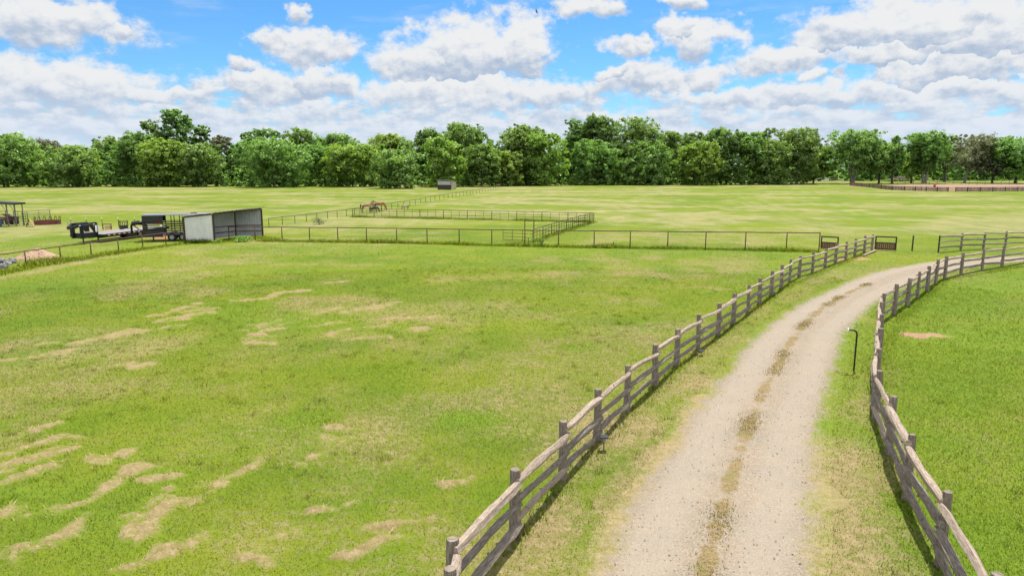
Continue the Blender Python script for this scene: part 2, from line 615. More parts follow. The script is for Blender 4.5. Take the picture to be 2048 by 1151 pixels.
def blade_mat():
    m, t, b, out = mat_new('grass blades')
    r = t.attr('rnd')
    g = turf_nodes(t, t.math('MULTIPLY', t.math('SUBTRACT', r, 0.42), 0.75))
    hv = t.new('ShaderNodeHueSaturation')
    t.l.new(t.math('MULTIPLY_ADD', r, 0.70, 1.22), hv.inputs['Value'])
    t.l.new(g.outputs['Color'], hv.inputs['Color'])
    geo = t.new('ShaderNodeNewGeometry')
    nn = t.vec('NORMALIZE', t.vec('ADD', t.vec('SCALE', geo.outputs['Normal'], scale=0.18), (0.06, 0.15, 1.0)))
    d = t.new('ShaderNodeBsdfDiffuse'); tr = t.new('ShaderNodeBsdfTranslucent')
    t.l.new(hv.outputs[0], d.inputs['Color']); t.l.new(hv.outputs[0], tr.inputs['Color'])
    t.l.new(nn, d.inputs['Normal'])
    mx = t.new('ShaderNodeMixShader'); mx.inputs[0].default_value = 0.30
    t.l.new(d.outputs[0], mx.inputs[1]); t.l.new(tr.outputs[0], mx.inputs[2])
    t.l.new(mx.outputs[0], out.inputs[0])
    return m


def gravel_mat():
    m, t, b, _ = mat_new('crushed limestone drive')
    g = turf_nodes(t, t.step(t.attr('edge'), -0.45, 0.05, 0.0, 0.16))
    geo = t.new('ShaderNodeNewGeometry')
    pos = geo.outputs['Position']
    e = t.attr('edge')
    mid = t.attr('mid')
    n1 = t.noise(pos, 0.9, 5, 0.65)
    n2 = t.noise(pos, 5.0, 5, 0.7)
    n3 = t.noise(pos, 26.0, 3, 0.7)
    vor = t.voronoi(pos, 44.0, 'Color')
    vd = t.voronoi(pos, 44.0, 'Distance')
    sv = t.new('ShaderNodeSeparateColor'); t.l.new(vor, sv.inputs[0])
    c = t.mix(t.step(n1, 0.32, 0.68), (0.228, 0.182, 0.130), (0.192, 0.160, 0.122))
    c = t.mix(t.step(sv.outputs[0], 0.55, 0.95, 0, 0.6), c, (0.315, 0.272, 0.220))
    c = t.mix(t.step(sv.outputs[1], 0.72, 0.98, 0, 0.6), c, (0.135, 0.105, 0.08))
    c = t.mix(t.step(n2, 0.50, 0.74, 0, 0.5), c, (0.235, 0.180, 0.115))
    c = t.mix(t.step(n3, 0.28, 0.42, 0.30, 0), c, (0.13, 0.105, 0.085))
    ac = t.attr('across')
    r1 = t.math('ABSOLUTE', t.math('SUBTRACT', t.math('ABSOLUTE', t.math('SUBTRACT', t.math('ADD', ac, t.math('MULTIPLY', t.math('SUBTRACT', n1, 0.5), 0.1)), 0.5)), 0.23))
    c = t.mix(t.step(r1, 0.05, 0.16, 0.45, 0.0), c, (0.265, 0.228, 0.184))
    # worn strip of dead grass between the wheel tracks
    ms = t.math('ADD', mid, t.math('MULTIPLY', t.math('SUBTRACT', n2, 0.5), 1.2))
    ms = t.math('ADD', ms, t.math('MULTIPLY', t.math('SUBTRACT', n1, 0.5), 1.0))
    brown = t.mix(t.step(n3, 0.35, 0.65), (0.120, 0.088, 0.036), (0.225, 0.165, 0.082))
    brown = t.mix(t.step(n1, 0.52, 0.66, 0, 0.7), brown, (0.115, 0.128, 0.032))
    c = t.mix(t.step(ms, 0.34, 0.74, 0, 0.92), c, brown)
    em = t.math('ADD', e, t.math('MULTIPLY', t.math('SUBTRACT', n1, 0.5), 1.3))
    em = t.math('ADD', em, t.math('MULTIPLY', t.math('SUBTRACT', n2, 0.5), 0.9))
    f = t.step(em, -0.30, 0.18)
    c = t.mix(f, g.outputs['Color'], c)
    t.l.new(c, b.inputs['Base Color'])
    b.inputs['Roughness'].default_value = 0.95
    b.inputs['Specular IOR Level'].default_value = 0.15
    h = t.math('ADD', t.math('MULTIPLY', vd, -0.6), t.math('MULTIPLY', n3, 0.8))
    bump(t, b, t.math('ADD', h, t.math('MULTIPLY', n1, 1.2)), 0.4, 0.03)
    return m


# ------------------------------------------------------------------ zones on the ground
def seg_field(X, Y, segs):
    """max over segments of strength*(1-dist/halfwidth), 0..1"""
    out = np.zeros_like(X)
    for (a, b, hw, st) in segs:
        dx, dy = b[0] - a[0], b[1] - a[1]
        L2 = dx * dx + dy * dy + 1e-9
        x0, x1 = min(a[0], b[0]) - hw, max(a[0], b[0]) + hw
        y0, y1 = min(a[1], b[1]) - hw, max(a[1], b[1]) + hw
        idx = np.nonzero((X > x0) & (X < x1) & (Y > y0) & (Y < y1))[0]
        if not len(idx): continue
        xx, yy_ = X[idx] - a[0], Y[idx] - a[1]
        tt = np.clip((xx * dx + yy_ * dy) / L2, 0, 1)
        d = np.hypot(xx - tt * dx, yy_ - tt * dy)
        val = st * np.clip(1 - (d / hw) ** 1.6, 0, 1)
        out[idx] = np.maximum(out[idx], val)
    return out


_T = np.random.RandomState(9).rand(128, 128)


def vnoise(x, y):
    xi, yi = np.floor(x).astype(int), np.floor(y).astype(int)
    fx, fy = x - xi, y - yi
    fx, fy = fx * fx * (3 - 2 * fx), fy * fy * (3 - 2 * fy)
    a, b = _T[xi % 128, yi % 128], _T[(xi + 1) % 128, yi % 128]
    c, d = _T[xi % 128, (yi + 1) % 128], _T[(xi + 1) % 128, (yi + 1) % 128]
    return (a * (1 - fx) + b * fx) * (1 - fy) + (c * (1 - fx) + d * fx) * fy


def fbm(x, y, sc_, oct_=4):
    o, a, t = 0, 1.0, 0
    for k in range(oct_):
        o = o + a * vnoise(x * sc_ + 17.3 * k, y * sc_ - 9.1 * k); t += a
        a *= 0.55; sc_ *= 2.1
    return o / t


def rough_field(X, Y, segs, amp=2.2, sc_=2.2):
    """seg_field with ragged, warped edges"""
    wx = X + (fbm(X, Y, 0.55, 3) - 0.5) * 1.5
    wy = Y + (fbm(X + 40, Y + 7, 0.55, 3) - 0.5) * 1.5
    f = seg_field(wx, wy, segs)
    return np.clip(f + (fbm(X + 11, Y + 3, sc_, 4) - 0.56) * amp * np.minimum(1, f * 3), 0, 1)


def polyline(pts, hw, st):
    w = [P(u, v) for u, v in pts]
    return [((w[i].x, w[i].y), (w[i + 1].x, w[i + 1].y), hw, st) for i in range(len(w) - 1)]


THATCH = []
for pts in [
    [(-40, 735), (0, 726), (66, 710), (115, 705), (160, 696)], [(139, 688), (188, 679), (243, 670), (271, 662)],
    [(285, 660), (348, 653)], [(313, 642), (361, 635)], [(389, 632), (424, 627)], [(389, 622), (424, 620)],
    [(469, 604), (494, 601), (542, 590), (608, 580)], [(640, 569), (695, 562)], [(285, 634), (313, 630)],
    [(327, 627), (400, 608)], [(80, 688), (139, 675)], [(490, 663), (521, 658)], [(504, 653), (542, 643)],
    [(542, 662), (570, 656)], [(542, 655), (584, 646), (612, 642)], [(598, 625), (636, 622)],
    [(626, 630), (681, 618)], [(633, 651), (667, 642)], [(647, 670), (699, 660)], [(490, 684), (532, 684)],
    [(504, 672), (532, 670)], [(690, 625), (780, 610)], [(700, 660), (770, 650)], [(760, 640), (860, 638)],
    [(800, 657), (870, 655)], [(690, 680), (760, 675)], [(219, 733), (250, 728)], [(271, 733), (306, 728)],
    [(37, 907), (85, 888), (131, 872), (149, 876)], [(-20, 962), (55, 928), (128, 902)], [(52, 864), (88, 852)],
    [(61, 959), (122, 934)], [(213, 928), (253, 916)], [(146, 1004), (195, 977), (259, 955), (305, 928), (323, 922)],
    [(-10, 1024), (40, 1003)], [(64, 1084), (101, 1071), (146, 1053), (186, 1035)], [(326, 952), (360, 946)],
    [(363, 983), (405, 977)], [(442, 977), (488, 955), (549, 922)], [(256, 1062), (293, 1038), (335, 1007)],
    [(284, 1074), (329, 1044), (360, 1035)], [(305, 1111), (351, 1090), (396, 1074)], [(-10, 1133), (49, 1099)],
    [(378, 1013), (402, 1010)], [(488, 1120), (558, 1132)], [(534, 1096), (580, 1077)], [(590, 943), (612, 939)],
    [(661, 875), (691, 873)], [(667, 855), (681, 851)], [(637, 914), (667, 905), (691, 903)], [(640, 1013), (677, 1013)],
    [(894, 962), (945, 956)], [(750, 1062), (830, 1040)], [(700, 1120), (760, 1090)], [(90, 1010), (115, 1000)]]:
    w0 = P(*pts[0]); d0 = w0.length
    THATCH += polyline(pts, 0.18 + 0.0095 * d0, 0.84)
DRYZONES = []
for pts, hw, st in [
    ([(-30, 560), (60, 546), (150, 526), (300, 503), (440, 506)], 1.1, 0.5),
    ([(440, 520), (640, 530), (760, 527)], 1.2, 0.42), ([(900, 560), (1100, 548), (1240, 545)], 2.2, 0.45),
    ([(560, 690), (900, 690), (1240, 700)], 4.0, 0.22), ([(1300, 655), (1420, 645)], 1.5, 0.4),
    ([(1290, 545), (1380, 552)], 1.2, 0.5), ([(1370, 575), (1440, 580)], 0.8, 0.5),
    ([(1030, 720), (1090, 725)], 1.0, 0.4), ([(500, 870), (900, 1000)], 3.2, 0.20), ([(560, 1060), (880, 1130)], 2.2, 0.42),
    # far field bands
    ([(1000, 394), (1165, 398)], 5, 0.62), ([(1000, 405), (1240, 409)], 6, 0.66), ([(860, 418), (1000, 421)], 3, 0.4),
    ([(1090, 424), (1290, 421)], 4, 0.62), ([(1230, 435), (1500, 436)], 4, 0.55), ([(1320, 428), (1440, 424)], 3, 0.6),
    ([(1500, 412), (1590, 409)], 3, 0.6), ([(1640, 424), (1720, 420)], 3, 0.6), ([(1700, 436), (2048, 442)], 4, 0.42),
    ([(1760, 410), (2000, 414)], 4, 0.52), ([(1600, 384), (1790, 389)], 6, 0.52), ([(1790, 388), (2060, 392)], 6, 0.5),
    ([(1050, 382), (1250, 385)], 6, 0.42), ([(560, 395), (720, 398)], 5, 0.42), ([(340, 405), (560, 410)], 4, 0.42),
    ([(0, 380), (200, 378)], 8, 0.45), ([(480, 420), (700, 422)], 3, 0.3), ([(560, 468), (800, 462)], 1.6, 0.3),
    ([(720, 440), (1000, 447)], 1.6, 0.42), ([(1340, 478), (1560, 490)], 1.5, 0.42), ([(1500, 498), (1640, 503)], 1.0, 0.6),
    # verges of the drive
    ([(1010, 1180), (1160, 960), (1290, 800), (1420, 700)], 1.3, 0.55), ([(1420, 700), (1560, 600), (1700, 530)], 1.2, 0.32),
    ([(1700, 1160), (1720, 1000), (1690, 900)], 1.6, 0.68), ([(1830, 1160), (1760, 900), (1735, 760)], 0.9, 0.62), ([(1690, 880), (1700, 740), (1740, 640)], 0.7, 0.36),
    ([(1180, 1180), (1300, 960), (1400, 800)], 0.8, 0.62)]:
    DRYZONES += polyline(pts, hw, st)
LUSH = []
for pts, hw, st in [
    ([(1960, 1150), (1900, 900), (1960, 740)], 5.5, 0.95), ([(1850, 720), (2100, 640)], 7.0, 0.9), ([(2048, 1150), (2048, 850)], 4, 0.95),
    ([(1880, 600), (2100, 560)], 4.0, 0.75), ([(585, 836), (620, 836)], 0.9, 1.0), ([(910, 838), (960, 838)], 0.8, 0.9),
    ([(1150, 692), (1180, 690)], 0.9, 0.9), ([(1480, 575), (1560, 540), (1620, 520)], 3.0, 0.5), ([(480, 620), (560, 640), (640, 640)], 2.5, 0.6),
    ([(420, 500), (900, 505), (1560, 508)], 3.0, 0.45), ([(250, 1000), (330, 960)], 1.0, 0.6), ([(60, 990), (250, 1060)], 1.2, 0.6),
    ([(1570, 374), (1640, 405), (1700, 430), (1765, 458)], 0.9, 0.75), ([(1600, 374), (1672, 405), (1730, 430), (1800, 458)], 0.9, 0.65),
    ([(1450, 385), (1510, 412), (1560, 432)], 0.8, 0.5), ([(1480, 385), (1540, 412), (1600, 436)], 0.8, 0.5),
    ([(520, 490), (1100, 497), (1630, 506)], 0.9, 0.9), ([(0, 470), (200, 500), (330, 485)], 5, 0.35), ([(360, 489), (430, 488)], 1.0, 1.2)]:
    LUSH += polyline(pts, hw, st)
DIRT = []
for pts, hw, st in [([(1835, 671), (1885, 671)], 0.55, 0.95), ([(1650, 520), (1720, 517)], 0.9, 0.8), ([(1280, 646), (1310, 645)], 0.35, 0.6),
                    ([(1893, 562), (1905, 563)], 0.5, 0.7), ([(310, 476), (352, 475)], 1.6, 0.75), ([(760, 425), (790, 420)], 2.5, 0.55),
                    ([(150, 462), (280, 457)], 1.2, 0.5), ([(1410, 583), (1440, 580)], 0.35, 0.5), ([(1640, 980), (1660, 1000)], 0.7, 0.45)]:
    DIRT += polyline(pts, hw, st)

DL = [(1195, 1200), (1215, 1151), (1235, 1063), (1300, 975), (1350, 900), (1409, 802), (1427, 789), (1469, 737), (1496, 693), (1533, 660),
      (1567, 633), (1608, 608), (1650, 587), (1692, 568), (1720, 556), (1768, 541.7), (1816, 532), (1864, 524), (1896, 520), (1944, 516.5), (2048, 513), (2300, 508)]
DR = [(1598, 1200), (1604, 1151), (1616, 1063), (1618, 976), (1620, 924), (1628, 854), (1649, 785), (1660, 743), (1671, 710), (1677, 685),
      (1684, 663), (1706, 645), (1727, 624), (1748, 606), (1768, 593), (1816, 569), (1864, 550), (1896, 542), (1928, 536), (1960, 530.5), (2048, 522), (2300, 514)]
DM = [(1400, 1200), (1412, 1130), (1440, 1040), (1455, 985), (1475, 920), (1495, 860), (1520, 795), (1540, 760), (1580, 690), (1605, 655),
      (1640, 620), (1690, 590), (1740, 567)]


def resample(pts, n):
    w = np.array([[P(u, v).x, P(u, v).y] for u, v in pts])
    s = np.concatenate([[0], np.cumsum(np.hypot(*np.diff(w, axis=0).T))])
    q = np.linspace(0, s[-1], n)
    out = np.stack([np.interp(q, s, w[:, 0]), np.interp(q, s, w[:, 1])], 1)
    k = np.ones(9) / 9
    for c in range(2):
        pad = np.concatenate([2 * out[0, c] - out[1:5, c][::-1], out[:, c], 2 * out[-1, c] - out[-5:-1, c][::-1]])
        out[:, c] = np.convolve(pad, k, 'valid')
    return out


NS = 420
dL, dR, dM_ = resample(DL, NS), resample(DR, NS), resample(DM, 160)
DRV_C = (dL + dR) / 2
DRV_W = np.hypot(*(dR - dL).T) / 2


def drive_edge(X, Y):
    """metres inside the gravel (negative outside)"""
    out = np.full(len(X), -9.0)
    for i0 in range(0, len(X), 20000):
        xs, ys = X[i0:i0 + 20000], Y[i0:i0 + 20000]
        near = np.nonzero((ys > 2) & (ys < 75) & (xs > -4) & (xs < 60))[0]
        if not len(near): continue
        d = np.hypot(xs[near, None] - DRV_C[None, ::4, 0], ys[near, None] - DRV_C[None, ::4, 1])
        j = np.argmin(d, 1)
        out[i0 + near] = DRV_W[::4][j] - d[np.arange(len(near)), j]
    return out


def mid_field(X, Y):
    segs = [((dM_[i, 0], dM_[i, 1]), (dM_[i + 1, 0], dM_[i + 1, 1]), 0.27, 0.69 + 0.17 * math.sin(i * 0.41) + 0.2 * math.sin(i * 1.37 + 1)) for i in range(159)]
    return seg_field(X, Y, segs)


def zones(X, Y):
    dry = np.maximum(rough_field(X, Y, DRYZONES, 0.7, 0.35), rough_field(X, Y, THATCH))
    lush = seg_field(X, Y, LUSH)
    dirt = rough_field(X, Y, DIRT, 1.2, 1.6)
    r = np.hypot(X, Y)
    far_n = fbm(X * 0.6, Y * 1.3, 0.085, 5)
    dry = np.maximum(dry, np.clip((r - 45) / 45, 0, 1) * np.clip((far_n - 0.455) * 3.4, 0, 0.48))
    near_n = fbm(X + 90, Y, 0.16, 4)
    dry = np.maximum(dry, np.clip((near_n - 0.47) * 2.4, 0, 0.33) * (1 - 0.45 * lush.clip(0, 1)))
    return dry, lush, dirt


# ------------------------------------------------------------------ ground sheet
ang = np.concatenate([np.linspace(-46, 46, 760), np.linspace(46, 314, 70)[1:-1]])
ang = np.radians(ang)
rad = [6.0]
while rad[-1] < 110: rad.append(rad[-1] * 1.0062)
while rad[-1] < 420: rad.append(rad[-1] * 1.02)
while rad[-1] < 6000: rad.append(rad[-1] * 1.25)
rad = np.array(rad)
NA, NR = len(ang), len(rad)
RR, AA = np.meshgrid(rad, ang, indexing='ij')
GX, GY = (RR * np.sin(AA)).ravel(), (RR * np.cos(AA)).ravel()
dry, lush, dirt = zones(GX, GY)
edge_g = drive_edge(GX, GY)
th = rough_field(GX, GY, THATCH)
rsn = np.random.RandomState(3)
GZ = th * 0.075 * (0.6 + 0.8 * rsn.rand(len(th)))
GZ[edge_g > -0.6] = 0
GZ[edge_g > -0.3] = -0.01
V = np.stack([GX, GY, GZ], 1)
V = np.vstack([V, [[0, 0, 0]]])
i = np.arange(NR - 1)[:, None] * NA
j = np.arange(NA)[None, :]
j2 = (j + 1) % NA
Fq = np.stack([(i + j).ravel(), (i + NA + j).ravel(), (i + NA + j2).ravel(), (i + j2).ravel()], 1)
fan = np.stack([np.full(NA, len(V) - 1), np.arange(NA), (np.arange(NA) + 1) % NA, (np.arange(NA) + 1) % NA], 1)
z1 = [0.0]
gobj = np_mesh('pasture', V, Fq[:, ::-1], ground_mat(), {'dry': np.append(dry, 0), 'lush': np.append(lush, 0), 'dirt': np.append(dirt, 0)}, smooth=True)
tag(gobj, 'green mown pasture with straw coloured windrows', None, kind='structure')

# driveway sheet
NT_ = 70
tt = np.linspace(0, 1, NT_)
wv = dR - dL
wl = np.hypot(*wv.T)[:, None]
un = wv / wl
EX = 0.45
DV, DE = [], []
for k in range(NS):
    a = dL[k] - un[k] * EX
    b = dR[k] + un[k] * EX
    DV.append(a[None] + (b - a)[None] * tt[:, None])
    DE.append(np.minimum(tt * (wl[k] + 2 * EX), (1 - tt) * (wl[k] + 2 * EX)) - EX)
DV = np.concatenate(DV); DE = np.concatenate(DE)
mid = mid_field(DV[:, 0], DV[:, 1])
ddry, dlush, ddirt = zones(DV[:, 0], DV[:, 1])
crown_z = 0.004 + 0.016 * np.clip((DE + 0.45) / 0.45, 0, 1) + 0.05 * np.clip(DE, 0, 0.5) + 0.02 * mid - 0.03 * np.exp(-((np.abs(np.tile(tt, NS) - 0.5) - 0.23) / 0.09) ** 2) * (DE > 0.3)
i = np.arange(NS - 1)[:, None] * NT_
j = np.arange(NT_ - 1)[None, :]
DF = np.stack([(i + j).ravel(), (i + j + 1).ravel(), (i + NT_ + j + 1).ravel(), (i + NT_ + j).ravel()], 1)
drv = np_mesh('driveway', np.column_stack([DV, crown_z]), DF, gravel_mat(),
              {'edge': DE, 'mid': mid, 'across': np.tile(tt, NS), 'dry': ddry, 'lush': dlush, 'dirt': ddirt}, smooth=True)
tag(drv, 'pale crushed gravel driveway curving to the right with a dead grass strip', None, kind='structure')


# ------------------------------------------------------------------ grass blades
def scatter(n, r0, r1, a=44.0, power=1.0, seed=1):
    rs = np.random.RandomState(seed)
    r = np.sqrt(rs.rand(n) * (r1 ** 2 - r0 ** 2) + r0 ** 2)
    th_ = np.radians((rs.rand(n) * 2 - 1) * a)
    return r * np.sin(th_), r * np.cos(th_), rs


def blades(X, Y, h, w, rs, lean=0.6, wind=None):
    n = len(X)
    a = rs.rand(n) * 6.283
    ca, sa = np.cos(a), np.sin(a)
    la = rs.rand(n) * 6.283
    lx, ly = np.cos(la) * lean * h * rs.rand(n), np.sin(la) * lean * h * rs.rand(n)
    if wind is not None:
        lx += wind[0] * h; ly += wind[1] * h
    z0 = np.zeros(n) - 0.005
    v0 = np.stack([X - ca * w / 2, Y - sa * w / 2, z0], 1)
    v1 = np.stack([X + ca * w / 2, Y + sa * w / 2, z0], 1)
    v2 = np.stack([X + lx, Y + ly, h], 1)
    return np.stack([v0, v1, v2], 1).reshape(-1, 3)


BV, BR, BM = [], [], []


def add_blades(X, Y, hmin, hmax, w, rs, lean=0.7, keep=None, wind=None, hscale=None, dm=1.0):
    if keep is not None: X, Y = X[keep], Y[keep]
    h = hmin + (hmax - hmin) * rs.rand(len(X)) ** 1.5
    if hscale is not None: h = h * (hscale if keep is None else hscale[keep])
    BV.append(blades(X, Y, h, w * (0.6 + 0.8 * rs.rand(len(X))), rs, lean, wind))
    BR.append(np.repeat(rs.rand(len(X)), 3))
    BM.append(np.full(len(X), dm))


for (n, r0, r1, w, h0, h1, sd) in [(190000, 8.5, 16, 0.012, 0.012, 0.060, 11), (230000, 16, 27, 0.018, 0.012, 0.062, 12),
                                  (210000, 27, 45, 0.028, 0.015, 0.070, 13), (120000, 45, 80, 0.045, 0.02, 0.075, 14)]:
    X, Y, rs = scatter(n, r0, r1, seed=sd)
    e = drive_edge(X, Y)
    lu = seg_field(X, Y, LUSH)
    dr = np.maximum(seg_field(X, Y, DRYZONES), rough_field(X, Y, THATCH))
    dt = seg_field(X, Y, DIRT)
    keep = (e < 0.05 + 0.5 * (rs.rand(n) - 0.5)) & (rs.rand(n) > dr * 0.30) & (dt < 0.3) & (rs.rand(n) < np.clip((84 - np.hypot(X, Y)) / 30, 0.0, 1.0))
    hs_ = 1.0 + 0.35 * np.clip(lu, 0, 1) - 0.35 * dr
    add_blades(X, Y, h0, h1, w, rs, 0.9, keep, hscale=hs_)
# longer, wind-combed grass in the right-hand pasture
X, Y, rs = scatter(380000, 8.5, 30, 44, seed=21)
lu = seg_field(X, Y, LUSH[:6])
keep = (rs.rand(len(X)) < lu * 0.9) & (drive_edge(X, Y) < -1.2)
add_blades(X, Y, 0.02, 0.06, 0.013, rs, 1.0, keep, wind=(-0.5, 0.25))
# straw lying on the windrows, and dead tufts along the middle of the drive
X, Y, rs = scatter(420000, 8.5, 38, 42, seed=22)
tf = rough_field(X, Y, THATCH)
keep = rs.rand(len(X)) < tf * 0.9
X2, Y2 = X[keep], Y[keep]
BV.append(blades(X2, Y2, 0.05 + 0.06 * rs.rand(len(X2)), 0.022, rs, 2.4))
BR.append(np.repeat(0.75 + 0.25 * rs.rand(len(X2)), 3))
BM.append(np.ones(len(X2)))
# unmown fringe under the pipe fence and round the shed
def fringe(pts, n, hw, h0, h1, w, sd):
    rs = np.random.RandomState(sd)
    wp = np.array([[P(u, v).x, P(u, v).y] for u, v in pts])
    s = np.concatenate([[0], np.cumsum(np.hypot(*np.diff(wp, axis=0).T))])
    q = rs.rand(n) * s[-1]
    X = np.interp(q, s, wp[:, 0]) + rs.randn(n) * hw
    Y = np.interp(q, s, wp[:, 1]) + rs.randn(n) * hw
    hsn = 0.55 + 0.45 * np.sin(q * 0.9 + 2 * np.sin(q * 0.23)) * np.sin(q * 0.31 + 1)
    add_blades(X, Y, h0, h1, w, rs, 0.7, hscale=np.clip(hsn + 0.3, 0.3, 1.4), dm=0.15)


fringe([(520, 482), (800, 486), (1117, 494), (1400, 498), (1634, 504)], 16000, 0.28, 0.1, 0.42, 0.05, 31)
fringe([(-20, 552), (53, 536), (122, 524), (183, 514), (286, 498), (365, 488)], 5000, 0.35, 0.08, 0.28, 0.05, 32)
fringe([(368, 486), (428, 485), (470, 481), (528, 475)], 3500, 0.3, 0.1, 0.4, 0.05, 33)
fringe([(60, 532), (115, 522), (160, 519)], 1800, 0.5, 0.15, 0.5, 0.05, 36)
fringe([(705, 434), (1187, 444.5)], 7000, 0.3, 0.08, 0.3, 0.07, 34)
fringe([(1187, 444.5), (1133, 461), (1066, 484)], 2500, 0.25, 0.08, 0.3, 0.06, 35)
fringe([(1010, 1110), (1193, 893), (1354, 737), (1560, 580), (1740, 503)], 7000, 0.16, 0.05, 0.16, 0.02, 37)
fringe([(1990, 1260), (1868, 1146), (1815, 1016), (1750, 842), (1752, 740), (1800, 640), (1890, 560), (2048, 532)], 6000, 0.16, 0.05, 0.18, 0.02, 38)
# tufts on the middle strip of the drive
rs = np.random.RandomState(41)
q = rs.rand(16000) * 158
ii = q.astype(int)
wm = np.array([max(0, math.sin(k * 0.21) * 0.6 + math.sin(k * 0.53 + 1) * 0.5 + 0.15) for k in range(160)])
keep = rs.rand(16000) < wm[ii]
mx_, my_ = dM_[ii, 0] + rs.randn(16000) * 0.15, dM_[ii, 1] + rs.randn(16000) * 0.12
MIDV = blades(mx_[keep], my_[keep], 0.02 + 0.06 * rs.rand(keep.sum()) ** 1.5, 0.018, rs, 1.4)
MIDV[:, 2] += 0.055
# scattered ranker tufts
rs = np.random.RandomState(51)
tx, ty, _r = scatter(1500, 9, 46, 43, seed=52)
ok = (drive_edge(tx, ty) < -0.3) & (vnoise(tx * 0.35, ty * 0.35) > 0.45)
tx, ty = tx[ok], ty[ok]
kx = np.repeat(tx, 34) + rs.randn(len(tx) * 34) * np.repeat(0.05 + 0.09 * rs.rand(len(tx)), 34)
ky = np.repeat(ty, 34) + rs.randn(len(tx) * 34) * np.repeat(0.05 + 0.09 * rs.rand(len(tx)), 34)
add_blades(kx, ky, 0.05, 0.15, 0.016, rs, 0.9, dm=0.5)
BV = np.concatenate(BV); BR = np.concatenate(BR)
rt = (BV.reshape(-1, 3, 3)[:, 0] + BV.reshape(-1, 3, 3)[:, 1]) / 2
bd, bl, bt = zones(rt[:, 0], rt[:, 1])
BM = np.concatenate(BM)
bd = bd * BM - (BM < 0.3) * 0.25
gr = np_mesh('grass', BV, np.arange(len(BV)).reshape(-1, 3), blade_mat(),
             {'dry': np.repeat(bd, 3), 'lush': np.repeat(bl, 3), 'dirt': np.repeat(bt, 3) * 0, 'rnd': BR})
tag(gr, 'short green and straw coloured grass covering the pasture', None, kind='stuff')
M['dead_grass'] = simple('dead grass', (0.36, 0.25, 0.115), 0.9, 0, 0.4, 3, (0.24, 0.23, 0.06))
mg = np_mesh('dead_grass_strip', MIDV, np.arange(len(MIDV)).reshape(-1, 3), M['dead_grass'])
tag(mg, 'brown dead grass tufts along the middle of the driveway', None, kind='stuff')


# loose stones on the drive
rs = np.random.RandomState(61)
base = np.array([[1, 0, 0], [-1, 0, 0], [0, 1, 0], [0, -1, 0], [0, 0, 0.7], [0, 0, -0.5]], float)
tri = np.array([[0, 2, 4], [2, 1, 4], [1, 3, 4], [3, 0, 4], [2, 0, 5], [1, 2, 5], [3, 1, 5], [0, 3, 5]])
ns = 2600
kk = (rs.rand(ns) ** 1.6 * 250).astype(int)
tq = rs.rand(ns)
sx = dL[kk] + (dR - dL)[kk] * tq[:, None]
sz = 0.007 + 0.014 * rs.rand(ns) ** 3
SV, SF = [], []
for q in range(ns):
    a_ = rs.rand() * 6.28
    m_ = base * (1 + 0.5 * (rs.rand(6, 3) - 0.5)) * sz[q]
    c_, s_ = math.cos(a_), math.sin(a_)
    SV.append(np.column_stack([m_[:, 0] * c_ - m_[:, 1] * s_ + sx[q, 0], m_[:, 0] * s_ + m_[:, 1] * c_ + sx[q, 1], m_[:, 2] + 0.045]))
    SF.append(tri + 6 * q)
M['pebble'] = simple('limestone pebbles', (0.33, 0.29, 0.24), 0.9, 0, 0.5, 9.0, (0.20, 0.17, 0.135))
pb = np_mesh('loose_gravel', np.concatenate(SV), np.concatenate(SF), M['pebble'])
tag(pb, 'loose pale stones scattered on the gravel driveway', None, kind='stuff')


# ------------------------------------------------------------------ split rail fences
def log_pts(a, b, rr, sag=0.038, n=7):
    a, b = Vector(a), Vector(b)
    side = Vector((-(b - a).y, (b - a).x, 0)).normalized()
    o1, o2 = rr.uniform(-0.03, 0.03), rr.uniform(-0.02, 0.02)
    arch = rr.uniform(-0.2, 1.0) * sag
    out = []
    for i in range(n):
        t = i / (n - 1)
        bow = math.sin(math.pi * t)
        out.append(a.lerp(b, t) + Vector((0, 0, arch * bow + 0.011 * math.sin(t * 8 + o1 * 90))) + side * (o1 * bow + o2 * math.sin(2 * math.pi * t)))
    return out


